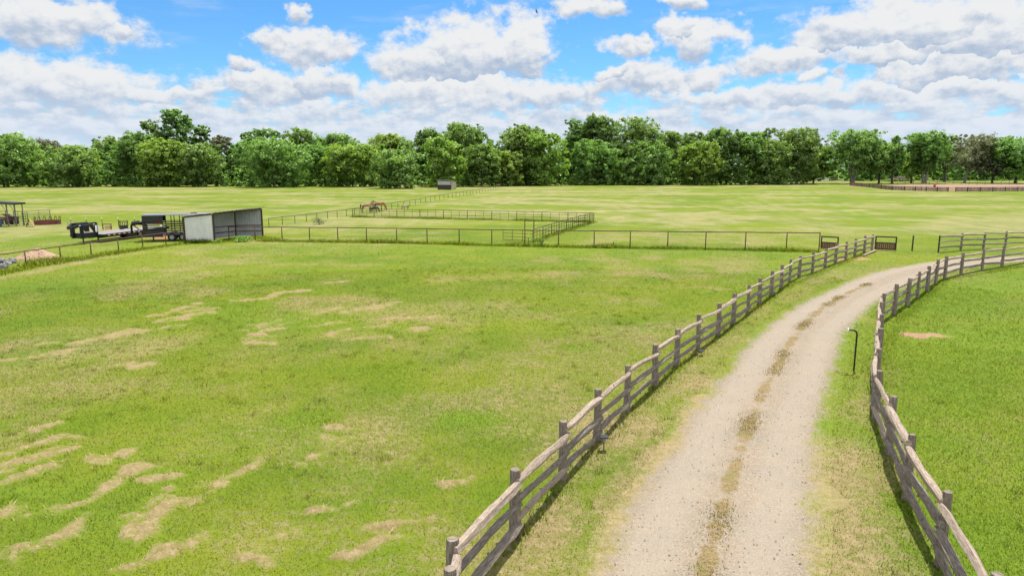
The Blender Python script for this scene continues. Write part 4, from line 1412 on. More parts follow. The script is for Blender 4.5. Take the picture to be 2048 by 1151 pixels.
bb = thing('barrel', 'blue plastic barrel at the far left under the shelter', 'barrel', bp)
m_ = MB(); m_.tube([(0, 0, 0), (0, 0, 0.08), (0, 0, 0.22), (0, 0, 0.3), (0, 0, 0.38), (0, 0, 0.5)], [0.24, 0.26, 0.27, 0.29, 0.27, 0.25], 16); m_.build('drum', M['blue_plastic'], bb, smooth=True)
m_ = MB(); m_.tube([(0, 0, 0.5), (0, 0, 0.53)], 0.255, 16); m_.build('lid', M['blue_plastic'], bb)


def ring_feeder(name, label, c, r, hs, hl, n, mat, sheet=True):
    root = thing(name, label, 'hay feeder', c)
    if sheet:
        mb = MB()
        N = 40
        vs, fs = [], []
        for k in range(N):
            a_ = 6.28318 * k / N
            for rr_, z in ((r, 0.03), (r, hs), (r - 0.02, hs), (r - 0.02, 0.03)):
                vs.append((rr_ * math.cos(a_), rr_ * math.sin(a_), z))
        for k in range(N):
            k2 = (k + 1) % N
            for q in range(4):
                fs.append((4 * k + q, 4 * k2 + q, 4 * k2 + (q + 1) % 4, 4 * k + (q + 1) % 4))
        mb.add(vs, fs)
        mb.build('skirt', M[mat], root)
    for z in ((hs + 0.02,) if sheet else (0.05, 0.5)):
        MB().tube([(r * math.cos(6.28318 * k / 36), r * math.sin(6.28318 * k / 36), z) for k in range(37)], 0.025, 6).build('ring', M[mat], root)
    for k in range(n):
        a0_, a1_ = 6.28318 * k / n, 6.28318 * (k + 0.62) / n
        pt = []
        for q in range(7):
            t = q / 6
            a_ = a0_ + (a1_ - a0_) * t
            z = hs + (hl - hs) * min(1.0, 2.4 * min(t, 1 - t)) ** 0.6
            pt.append((r * math.cos(a_), r * math.sin(a_), z))
        MB().tube(pt, 0.024, 5).build('loop', M[mat], root)


ring_feeder('hay_feeder', 'round rusty red bale feeder with looped top bars on bare ground', P(96, 448.5), 1.33, 0.42, 0.96, 14, 'feeder')
ring_feeder('hay_feeder', 'small dark looped hay feeder standing behind the flatbed trailer deck', P(248, 459), 0.42, 0.4, 0.98, 7, 'black_metal')
lp = P(60, 453.5)
lf = thing('leaning_boards', 'yellow and brown boards leaning together like a trestle beside the corral panels', 'boards', lp)
m_ = MB(); m_.beam((-0.42, 0, 0.02), (0.0, 0.05, 0.92), 0.12, 0.05); m_.build('dark_board', M['rust_dark'], lf)
m_ = MB(); m_.beam((0.50, 0, 0.02), (0.02, 0.0, 0.92), 0.18, 0.05); m_.beam((0.36, 0.2, 0.02), (-0.06, 0.15, 0.85), 0.14, 0.05); m_.build('tan_boards', M['tan_wood'], lf)
m_ = MB(); m_.box((0.1, -0.2, 0.05), (0.8, 0.2, 0.06), Matrix.Rotation(R(14), 3, 'Z')); m_.build('fallen_board', M['tan_wood'], lf)

# steel stakes with white caps in a row behind the trailers
for k, (u, v, lab) in enumerate([(143.3, 458, 'white capped steel stake behind the trailer hitch'), (174, 457.5, 'white capped steel stake seen above the trailer neck'),
                                 (205.4, 457, 'white capped steel stake beside the small rusty pipe frame'), (238, 456.5, 'white capped steel stake left of the small dark hay feeder'),
                                 (270.6, 456, 'white capped steel stake by the nose of the livestock trailer')]):
    p = P(u, v)
    s = thing('fence_stake', lab, 'stake', p, group='white capped stakes in a row behind the trailers')
    h = 1.08
    m_ = MB(); m_.box((0, 0, h / 2), (0.05, 0.012, h)); m_.box((0, 0.02, h / 2), (0.012, 0.04, h)); m_.build('shaft', M['rust_dark'], s)
    m_ = MB(); m_.box((0, 0, h + 0.05), (0.09, 0.08, 0.12)); m_.build('cap', M['cap_white'], s, bevel=0.02)
a, b = P(206.5, 459), P(223, 458.5)
q = thing('gate_hoop', 'small rusty brown pipe frame with a tan board behind the flatbed deck', 'frame', a, world=True)
m_ = MB(); m_.tube([(a.x, a.y, 0), (a.x, a.y, 0.62), (b.x, b.y, 0.58), (b.x, b.y, 0)], 0.06, 6); m_.build('frame', M['dark_red'], q)
m_ = MB(); m_.beam((a.x + .1, a.y + .1, 0.22), (b.x - .1, b.y + .1, 0.22), 0.04, 0.36); m_.build('board', M['pale_wood'], q)
a, b = P(136.5, 459), P(152, 459)
q = thing('wood_frame', 'pale yellowish board frame standing behind the trailer coupler', 'frame', a, world=True)
m_ = MB()
m_.beam((a.x, a.y, 0), (a.x, a.y, 0.85), 0.07, 0.07); m_.beam((b.x, b.y, 0), (b.x, b.y, 0.8), 0.07, 0.07)
m_.beam((a.x, a.y - 0.05, 0.82), (b.x, b.y - 0.05, 0.82), 0.04, 0.1); m_.beam((a.x, a.y - 0.05, 0.4), (b.x, b.y - 0.05, 0.4), 0.04, 0.1); m_.build('frame', M['pale_wood'], q)


# ------------------------------------------------------------------ woodchip pile, boulders, red sand
def mound(name, label, cat, c, rx, ry, h, mat, seed, n=46, power=1.25, rough=0.08):
    from mathutils import noise as mn
    vs, fs = [], []
    for i in range(n + 1):
        for j in range(n + 1):
            x, y = 2.2 * i / n - 1.1, 2.2 * j / n - 1.1
            r = math.hypot(x, y)
            z = max(0.0, 1 - r) ** (1 / power) if r < 1 else 0
            z = h * (1 - (1 - z) ** 1.0)
            k = mn.fractal(Vector((x * 2.5 + seed, y * 2.5, 0)), 1.0, 2.0, 4)
            e = 1 if r < 0.98 else 0
            z += e * k * rough * (0.5 + z / h) + mn.noise(Vector((x * 14 + seed, y * 14, 3))) * rough * 0.7 * e
            vs.append((x * rx, y * ry, z - (0.03 if r >= 0.98 else 0)))
    for i in range(n):
        for j in range(n):
            fs.append((i * (n + 1) + j, (i + 1) * (n + 1) + j, (i + 1) * (n + 1) + j + 1, i * (n + 1) + j + 1))
    mb = MB(); mb.add(vs, fs)
    o = mb.build(name, mat, None, smooth=False)
    o.location = c
    return tag(o, label, cat)


def chips_mat(name, a, b_, d_):
    m, t, b, _ = mat_new(name)
    tcn = t.new('ShaderNodeTexCoord')
    v1 = t.voronoi(tcn.outputs['Object'], 9.0)
    s = t.new('ShaderNodeSeparateColor'); t.l.new(v1, s.inputs[0])
    c = t.mix(s.outputs[0], a, b_)
    c = t.mix(t.step(s.outputs[1], 0.75, 0.95, 0, 0.8), c, d_)
    t.l.new(c, b.inputs['Base Color'])
    b.inputs['Roughness'].default_value = 0.95
    bump(t, b, s.outputs[0], 0.8, 0.05)
    return m


M['chips'] = chips_mat('wood chips', (0.38, 0.255, 0.175), (0.28, 0.175, 0.115), (0.12, 0.075, 0.05))
M['redsand'] = chips_mat('red sand', (0.36, 0.12, 0.055), (0.27, 0.09, 0.045), (0.2, 0.07, 0.04))
pc = P(76, 516)
mound('woodchip_pile', 'pile of pinkish brown wood chips beyond the pipe fence at far left', 'woodchip pile', pc, 1.6, 1.2, 0.78, M['chips'], 3, power=1.15, rough=0.05)
pc = P(331, 474.5)
mound('sand_pile', 'low patch of red sand spilled under the livestock trailer', 'sand pile', pc, 1.25, 0.7, 0.17, M['redsand'], 8, 26, 1.1, 0.03)


def boulder(u, v, sx, sy, sz, label, seed):
    from mathutils import noise as mn
    bm = bmesh.new()
    bmesh.ops.create_icosphere(bm, subdivisions=4, radius=1)
    for vv in bm.verts:
        k = mn.fractal(vv.co * 1.2 + Vector((seed, 0, 0)), 1.0, 2.0, 4)
        c_ = mn.cell(vv.co * 1.6 + Vector((0, seed, 0)))
        vv.co *= 1 + 0.28 * k + 0.10 * c_
        vv.co = Vector((vv.co.x * sx, vv.co.y * sy, vv.co.z * sz))
    me = bpy.data.meshes.new('boulder'); bm.to_mesh(me); bm.free()
    me.materials.append(M['stone'])
    o = bpy.data.objects.new('boulder', me); p = P(u, v); o.location = (p.x, p.y, sz * 0.45); o.rotation_euler = (0, 0, seed)
    col.objects.link(o)
    tag(o, label, 'rock', 'grey rocks at the left edge by the fence')


boulder(25, 526, 0.30, 0.26, 0.26, 'pale grey rock nearest to the woodchip pile', 1.3)
boulder(3, 526, 0.36, 0.25, 0.24, 'whitish rock at the very left edge, top of the group', 2.7)
boulder(4, 536, 0.36, 0.3, 0.20, 'darker rock at the left edge in front of the others', 4.1)
boulder(16, 528.5, 0.26, 0.22, 0.12, 'small flat rock in the middle of the rock group', 5.9)


# ------------------------------------------------------------------ horses
def horse_coat(name, c, leg, split=0.62):
    m, t, b, _ = mat_new(name)
    tcn = t.new('ShaderNodeTexCoord')
    sp = t.new('ShaderNodeSeparateXYZ'); t.l.new(tcn.outputs['Object'], sp.inputs[0])
    nz = t.noise(tcn.outputs['Object'], 3.0, 4, 0.6)
    cc = t.mix(t.step(nz, 0.35, 0.7), c, tuple(x * 0.72 for x in c))
    f = t.step(t.math('ADD', sp.outputs[2], t.math('MULTIPLY', t.math('SUBTRACT', nz, 0.5), 0.2)), split - 0.1, split + 0.12)
    cc = t.mix(f, leg, cc)
    t.l.new(cc, b.inputs['Base Color']); b.inputs['Roughness'].default_value = 0.6
    return m


def skin_mesh(name, joints, edges, mat, parent):
    me = bpy.data.meshes.new(name)
    me.from_pydata([j[0] for j in joints], edges, [])
    o = bpy.data.objects.new(name, me)
    col.objects.link(o)
    o.parent = parent
    sk = o.modifiers.new('skin', 'SKIN')
    o.modifiers.new('sub', 'SUBSURF').levels = 2
    sv = me.skin_vertices[0].data
    for k, j in enumerate(joints):
        r = j[1]
        sv[k].radius = r if isinstance(r, tuple) else (r, r)
    sv[0].use_root = True
    dg = bpy.context.evaluated_depsgraph_get()
    new = bpy.data.meshes.new_from_object(o.evaluated_get(dg))
    o.modifiers.clear()
    o.data = new
    new.materials.clear(); new.materials.append(mat)
    new.polygons.foreach_set('use_smooth', [True] * len(new.polygons))
    bpy.data.meshes.remove(me)
    return o


def horse(name, label, loc, rotz, scale, coat, mane, head='down', cat='horse', step=0.08):
    root = thing(name, label, cat, loc, rotz, group=None)
    root.scale = (scale, scale, scale)
    J = [((-0.52, 0, 1.20), (0.25, 0.28)), ((-0.18, 0, 1.14), (0.27, 0.29)), ((0.18, 0, 1.13), (0.26, 0.29)), ((0.50, 0, 1.18), (0.22, 0.28))]
    E = [(0, 1), (1, 2), (2, 3)]
    if head == 'down':
        N_ = [((0.74, 0, 1.20), (0.13, 0.21)), ((0.98, 0, 0.92), (0.10, 0.16)), ((1.16, 0, 0.62), (0.085, 0.13)), ((1.24, 0, 0.45), (0.085, 0.12)), ((1.30, 0, 0.24), (0.06, 0.085)), ((1.34, 0, 0.11), (0.055, 0.065))]
    else:
        N_ = [((0.74, 0, 1.33), (0.13, 0.21)), ((0.98, 0, 1.52), (0.10, 0.16)), ((1.16, 0, 1.66), (0.085, 0.12)), ((1.26, 0, 1.67), (0.085, 0.12)), ((1.44, 0, 1.52), (0.06, 0.085)), ((1.54, 0, 1.43), (0.055, 0.065))]
    i0 = len(J)
    J += N_
    E += [(3, i0)] + [(i0 + k, i0 + k + 1) for k in range(5)]
    for s in (-1, 1):
        o = len(J); dx = step * s
        J += [((-0.58, 0.15 * s, 1.00), 0.15), ((-0.46 + dx * .4, 0.16 * s, 0.76), 0.105), ((-0.68 + dx, 0.15 * s, 0.50), 0.062), ((-0.64 + dx, 0.15 * s, 0.18), 0.042), ((-0.60 + dx, 0.15 * s, 0.03), 0.055)]
        E += [(0, o)] + [(o + k, o + k + 1) for k in range(4)]
        o = len(J); dx = -step * s
        J += [((0.46, 0.14 * s, 0.94), 0.125), ((0.47 + dx * .5, 0.14 * s, 0.70), 0.078), ((0.50 + dx, 0.14 * s, 0.44), 0.052), ((0.50 + dx, 0.14 * s, 0.16), 0.04), ((0.54 + dx, 0.14 * s, 0.03), 0.053)]
        E += [(3, o)] + [(o + k, o + k + 1) for k in range(4)]
    skin_mesh('body', J, E, coat, root)
    pk, nk = Vector(N_[2][0]), Vector(N_[0][0])
    for s in (-1, 1):
        MB().tube([pk + Vector((0.02, 0.06 * s, 0.05)), pk + Vector((0.03, 0.075 * s, 0.13)), pk + Vector((0.05, 0.08 * s, 0.20))], [0.035, 0.035, 0.008], 6).build('ear', coat, root)
    up = Vector((0, 0, 1))
    d = (pk - nk).normalized(); side = Vector((-d.z, 0, d.x)); side = side if side.z > 0 else -side
    MB().tube([nk + side * 0.17, (nk + pk) / 2 + side * 0.15, pk + side * 0.11, pk + side * 0.08 + d * 0.1], [0.05, 0.07, 0.06, 0.03], 7, True, 0.2).build('mane', mane, root)
    MB().tube([(-0.72, 0, 1.28), (-0.84, 0, 1.15), (-0.87, 0, 0.8), (-0.85, 0, 0.5)], [0.05, 0.075, 0.085, 0.02], 7, True, 0.15).build('tail', mane, root)
    return root


M['coat_buck'] = horse_coat('buckskin coat', (0.32, 0.19, 0.095), (0.045, 0.032, 0.026), 0.6)
M['coat_chest'] = horse_coat('chestnut coat', (0.27, 0.115, 0.045), (0.14, 0.06, 0.03), 0.4)
M['coat_dark'] = horse_coat('dark coat', (0.022, 0.022, 0.03), (0.018, 0.016, 0.018), 0.3)
M['coat_grey'] = horse_coat('grey coat', (0.30, 0.22, 0.19), (0.12, 0.08, 0.07), 0.45)
M['mane_dark'] = simple('dark mane', (0.015, 0.012, 0.012), 0.8)
M['mane_chest'] = simple('chestnut mane', (0.14, 0.06, 0.03), 0.8)
p = P(733, 425.2); horse('horse', 'pale buckskin horse with black tail and dark lower legs facing right', p, R(3), 1.0, M['coat_buck'], M['mane_dark'], 'up')
p = P(757, 421.6); horse('horse', 'reddish chestnut horse grazing with its head down beyond the fence', p, R(-6), 1.0, M['coat_chest'], M['mane_chest'], 'down')
p = P(749, 425.0); horse('foal', 'small black foal standing in front of the two larger horses', p, R(-14), 0.66, M['coat_dark'], M['mane_dark'], 'down', 'foal', 0.05)
p = P(811.5, 420); horse('pony', 'tiny grey brown pony grazing alone right of the three horses', p, R(215), 0.56, M['coat_grey'], M['mane_dark'], 'down', 'pony', 0.03)

# ------------------------------------------------------------------ arena on the right
AR = [(1700, 371.3), (1722, 373), (1739, 375), (1762, 378), (1784, 380), (1808, 381), (1830, 381.7), (1852, 382.2), (1874, 382.7), (1896, 383), (1911, 383.1), (1935, 383.1), (1960, 383), (1985, 382.8), (2010, 382.6), (2035, 382.4), (2062, 382.2), (2095, 382)]
ap = [P(u, v) for u, v in AR]
arf = thing('board_fence', 'brown picket board fence along the near side of the riding arena', 'fence', ap[0], world=True)
rr = random.Random(4)
for k, p in enumerate(ap):
    MB().box((p.x, p.y, 0.62), (0.16, 0.16, 1.3)).build('post', M['rust_dark'], arf)
for k in range(len(ap) - 1):
    a, b = ap[k], ap[k + 1]
    d = (b - a); L = d.length; d.normalize(); nn = Vector((d.y, -d.x, 0))
    Mr = Matrix.Rotation(math.atan2(d.y, d.x), 3, 'Z')
    if k == 9:
        m_ = MB()
        for z in (0.2, 0.45, 0.7, 0.95, 1.15): m_.beam((a.x, a.y, z), (b.x, b.y, z), 0.04, 0.11)
        m_.build('gate', M['gate_pink'] if 'gate_pink' in M else M['tan_wood'], arf)
        continue
    m_ = MB(); n = max(4, int(L / 0.32))
    for q in range(n):
        c = a + d * (L * (q + 0.5) / n) - nn * 0.05
        o0 = len(m_.f); hh = 1.06 + rr.uniform(-0.05, 0.05)
        m_.box((c.x, c.y, hh / 2 + 0.06), (L / n * 0.74, 0.03, hh), Mr)
        uo = rr.random() * 30
        for f in range(o0, len(m_.f)): m_.uv[f] = [(uo, 0), (uo, .1), (uo + .01, .1), (uo + .01, 0)]
    m_.build('pickets', M['pickets'], arf)
    m_ = MB()
    for z in (0.3, 0.72, 1.16): m_.beam((a.x, a.y, z), (b.x, b.y, z), 0.06, 0.11)
    m_.build('rails', M['rust'], arf)
# sand of the arena
far = [P(u, v) for u, v in [(1690, 370.2), (1740, 370.2), (1790, 369.9), (1830, 369.7), (1880, 369.5), (1940, 369.4), (2000, 369.5), (2100, 369.3)]]
near = [P(u, v) for u, v in [(1690, 371.2), (1740, 374.6), (1790, 379.8), (1830, 381.2), (1880, 382.4), (1940, 382.7), (2000, 382.4), (2100, 381.7)]]
vs, fs = [], []
for k in range(8):
    for t in np.linspace(0, 1, 7):
        q = near[k].lerp(far[k], float(t)); vs.append((q.x, q.y, 0.03))
for k in range(7):
    for t in range(6):
        fs.append((k * 7 + t, (k + 1) * 7 + t, (k + 1) * 7 + t + 1, k * 7 + t + 1))
M['arena'] = simple('arena sand', (0.235, 0.15, 0.11), 0.95, 0, 0.2, 0.08, (0.2, 0.11, 0.085))
mb = MB(); mb.add(vs, fs)
tag(mb.build('arena_ground', M['arena']), 'pinkish brown bare sand of the riding arena', None, kind='structure')
# wire fence behind the arena
WF = [(u, 369.6 - 0.0012 * (u - 1760)) for u in range(1762, 2090, 16)]
pipe_fence('wire_fence', 'thin dark post and wire fence behind the riding arena', posts_px(WF, 1.55), (0.98, 0.6), 0.06, 0.035, 'rust_dark')
rp = P(1869, 374.3)
rb = thing('barrel', 'bright red barrel standing in the riding arena', 'barrel', rp)
m_ = MB(); m_.tube([(0, 0, 0), (0, 0, 0.1), (0, 0, 0.3), (0, 0, 0.33), (0, 0, 0.6), (0, 0, 0.63), (0, 0, 0.92)], [0.34, 0.36, 0.36, 0.38, 0.38, 0.36, 0.35], 16); m_.build('drum', M['red'], rb)
m_ = MB(); m_.tube([(0, 0, 0.92), (0, 0, 0.95)], 0.365, 16); m_.build('rim', M['red'], rb)
# white boards, pipe frame and white post under the trees
a, b = P(1633, 363.6), P(1657, 363.6)
q = thing('white_fence', 'white three board fence panel in the shade below the trees', 'fence panel', a, world=True)
m_ = MB()
for z in (0.55, 1.05, 1.55): m_.beam((a.x, a.y - 0.08, z), (b.x, b.y - 0.08, z), 0.05, 0.34)
m_.build('boards', M['white'], q)
for t in (0.02, 0.5, 0.98):
    c = a.lerp(b, t); MB().box((c.x, c.y, 0.9), (0.14, 0.14, 1.8)).build('post', M['white'], q)
a, b = P(1658, 363.4), P(1674, 363.4)
q = thing('goal_frame', 'thin grey pipe frame beside the white board panel under the trees', 'frame', a, world=True)
m_ = MB(); m_.tube([(a.x, a.y, 0), (a.x, a.y, 2.3), (b.x, b.y, 2.3), (b.x, b.y, 0)], 0.06, 6); m_.tube([(a.x, a.y, 1.2), (b.x, b.y, 1.2)], 0.05, 6); m_.build('frame', M['steel'], q)
p = P(1685.5, 368)
q = thing('white_post', 'white round topped post at the edge of the shaded grass', 'post', p)
m_ = MB(); m_.tube([(0, 0, 0), (0, 0, 1.2)], 0.12, 8); m_.build('shaft', M['white'], q)
m_ = MB(); m_.tube([(0, 0, 1.2), (0, 0, 1.35), (0, 0, 1.9), (0, 0, 2.02)], [0.14, 0.26, 0.26, 0.12], 10); m_.build('head', M['white'], q)


# ------------------------------------------------------------------ trees
def leaf_mat(name, c, c2, trans=0.56):
    m, t, b, out = mat_new(name)
    oi = t.new('ShaderNodeObjectInfo')
    geo = t.new('ShaderNodeNewGeometry')
    r = t.attr('rnd')
    nz = t.noise(geo.outputs['Position'], 0.35, 3, 0.6)
    f = t.math('ADD', t.math('MULTIPLY', r, 0.6), t.math('MULTIPLY', t.step(nz, 0.35, 0.65), 0.4))
    cc = t.mix(f, c2, c)
    hv = t.new('ShaderNodeHueSaturation')
    t.l.new(t.math('MULTIPLY_ADD', oi.outputs['Random'], 0.3, 1.18), hv.inputs['Value'])
    t.l.new(t.math('MULTIPLY_ADD', oi.outputs['Random'], 0.022, 0.497), hv.inputs['Hue'])
    t.l.new(cc, hv.inputs['Color'])
    d = t.new('ShaderNodeBsdfDiffuse'); tr_ = t.new('ShaderNodeBsdfTranslucent'); g = t.new('ShaderNodeBsdfGlossy')
    t.l.new(hv.outputs[0], d.inputs[0])
    nn = t.vec('NORMALIZE', t.vec('ADD', t.vec('SCALE', geo.outputs['Normal'], scale=0.5), (0.05, 0.10, 0.85)))
    t.l.new(nn, d.inputs['Normal'])
    t.l.new(hv.outputs[0], tr_.inputs[0])
    g.inputs['Roughness'].default_value = 0.45
    g.inputs[0].default_value = (0.6, 0.65, 0.6, 1)
    mx = t.new('ShaderNodeMixShader'); mx.inputs[0].default_value = trans
    t.l.new(d.outputs[0], mx.inputs[1]); t.l.new(tr_.outputs[0], mx.inputs[2])
    mx2 = t.new('ShaderNodeMixShader'); mx2.inputs[0].default_value = 0.045
    t.l.new(mx.outputs[0], mx2.inputs[1]); t.l.new(g.outputs[0], mx2.inputs[2])
    t.l.new(mx2.outputs[0], out.inputs[0])
    return m


LEAF = {'y': leaf_mat('yellow green leaves', (0.235, 0.330, 0.028), (0.130, 0.215, 0.022)),
        'm': leaf_mat('mid green leaves', (0.185, 0.290, 0.036), (0.100, 0.182, 0.028)),
        'd': leaf_mat('dark green leaves', (0.155, 0.250, 0.034), (0.088, 0.165, 0.024)),
        's': leaf_mat('silvery green leaves', (0.205, 0.300, 0.048), (0.108, 0.190, 0.028)),
        'g': leaf_mat('grey green leaves', (0.185, 0.200, 0.085), (0.105, 0.120, 0.052))}
BARK = {'g': simple('grey bark', (0.20, 0.175, 0.15), 0.9, 0, 0.5, 2.5), 'd': simple('dark bark', (0.065, 0.052, 0.042), 0.9, 0, 0.5, 2.5)}


def leaf_cloud(lobes, n, size, rs, droop=0.0):
    """leaves on many small clumps spread over the lobes; returns V, F, rnd"""
    lob = np.array(lobes)                                    # x y z r
    wts = lob[:, 3] ** 2; wts = wts / wts.sum()
    nc = max(30, int(n / 30))
    li_ = rs.choice(len(lob), nc, p=wts)
    dirs = rs.randn(nc, 3); dirs[:, 2] += 0.25
    dirs /= np.linalg.norm(dirs, axis=1)[:, None]
    cr = lob[li_, 3]
    cc = lob[li_, :3] + dirs * (cr * (0.62 + 0.42 * rs.rand(nc)))[:, None] * np.array([1, 1, 0.9])
    csz = 0.30 + 0.55 * rs.rand(nc)
    csz *= np.clip(cr / 2.4, 0.6, 1.5)
    k = rs.randint(0, nc, n)
    off = rs.randn(n, 3); off /= np.linalg.norm(off, axis=1)[:, None]
    off *= (rs.rand(n) ** 0.45 * csz[k] * 1.35)[:, None]
    off[:, 2] *= 0.7
    pos = cc[k] + off
    nrm = dirs[k] * 0.7 + off / (csz[k][:, None] + 0.1) * 0.8 + rs.randn(n, 3) * 0.55
    nrm[:, 2] += 0.35
    nrm /= np.linalg.norm(nrm, axis=1)[:, None]
    t1 = np.cross(nrm, rs.randn(n, 3)); t1 /= np.linalg.norm(t1, axis=1)[:, None] + 1e-9
    t2 = np.cross(nrm, t1)
    s = size * (0.6 + 0.8 * rs.rand(n))[:, None]
    V = np.stack([pos - t1 * s * 0.62, pos + t2 * s * 0.36, pos + t1 * s * 0.62, pos - t2 * s * 0.36], 1).reshape(-1, 3)
    V[:, 2] = np.maximum(V[:, 2], 0.05)
    rn = np.clip(0.5 + 0.28 * rs.randn(nc), 0, 1)[k] * 0.7 + rs.rand(n) * 0.3
    return V, np.arange(4 * n).reshape(-1, 4), np.repeat(rn, 4)


def tree(label, u, vtop, wpx, vbase, kind='m', low=0.10, bark='d', lean=0.0, name='tree', dens=1.0, depth=None, trunks=1, slim=1.0, airy=0.0, seed=None):
    g = P(u, vbase)
    Y = g.y + (depth or 0)
    top = PY(u, vtop, Y)
    bx = PY(u, vbase, Y).x
    H = top.z
    wid = wpx / FPX * Y * 1.15
    Rw = wid / 2
    rs = np.random.RandomState(seed if seed is not None else int(u * 7 + vtop) % 100000)
    z0 = H * low
    root = thing(name, label, 'tree', (bx, Y, 0), group='trees along the edge of the pasture')
    lobes = []
    zc, hz_ = (z0 + H) / 2, (H - z0) / 2
    nl_ = int((30 + 10 * rs.rand()) * (1 - 0.35 * airy))
    for k in range(nl_):
        ph = rs.rand() * 6.283
        q = rs.rand() ** 0.8
        zz = z0 + (H - z0) * (0.03 + 0.85 * q)
        prof = math.sqrt(max(0.05, 1 - ((zz - zc) / (hz_ * 1.08)) ** 2))
        if low < 0.12 and zz < zc: prof = max(prof, 0.88)
        prof = prof * (1.0 if slim == 1.0 else 1 - (1 - slim) * q)
        rr_ = Rw * prof * (0.50 + 0.22 * rs.rand())
        r_l = Rw * (0.24 + 0.18 * rs.rand()) * (0.75 + 0.4 * prof)
        r_l = min(r_l, (H - zz) * 0.95 + 0.3)
        lobes.append((math.cos(ph) * rr_, math.sin(ph) * rr_ * 0.85, zz, r_l))
    lobes.append((0.0, 0.0, H - Rw * 0.40, Rw * 0.42))
    lobes.append((0.0, 0.0, zc, Rw * 0.55))
    for k in range(3):
        a_ = rs.rand() * 6.283
        lobes.append((math.cos(a_) * Rw * 0.45, math.sin(a_) * Rw * 0.4, H - Rw * (0.3 + 0.35 * rs.rand()), Rw * (0.2 + 0.1 * rs.rand())))
    area = wid * (H - z0)
    n = int(np.clip(area * 55 * dens * (1 - airy * 0.6), 3000, 24000))
    V, F_, rn = leaf_cloud(lobes, n, 0.58, rs)
    V[:, 0] += lean * V[:, 2] * 0.35
    np_mesh('crown', V, F_, LEAF[kind], {'rnd': rn}, parent=root)
    # trunk and limbs
    mb = MB()
    r0 = (0.018 * H + 0.12) * (0.6 if low < 0.12 else 1.0)
    rr2 = random.Random(int(u * 13))
    zt = H * 0.62
    tops = []
    for tk in range(trunks):
        ox = 0.0 if trunks == 1 else (tk - (trunks - 1) / 2) * r0 * 1.2
        sp = lean * 0.35 + (0 if trunks == 1 else (tk - (trunks - 1) / 2) * 0.28)
        pts = [(ox + sp * zt * t + rr2.uniform(-.15, .15) * (t > 0), rr2.uniform(-.15, .15) * (t > 0), -0.2 + zt * t) for t in (0, .12, .3, .5, .75, 1)]
        mb.tube(pts, [r0 * q for q in (1.35, 1.0, .9, .75, .5, .25)], 8, True, 0.15, rr2)
        tops.append(pts)
    tk_o = mb.build('trunk', BARK[bark], root)
    lm = MB()
    order = sorted(lobes, key=lambda l: -l[3])[:7]
    for (x, y, z, r) in order:
        pts_ = tops[rr2.randrange(trunks)]
        s_ = Vector(pts_[rr2.choice((2, 3))])
        e_ = Vector((x + lean * z * 0.35, y, z))
        md = s_.lerp(e_, 0.5) + Vector((0, 0, -0.3))
        lm.tube([s_, md, e_], [r0 * 0.5, r0 * 0.32, r0 * 0.1], 6, True, 0.15, rr2)
    lm.build('limbs', BARK[bark], root)
    return root


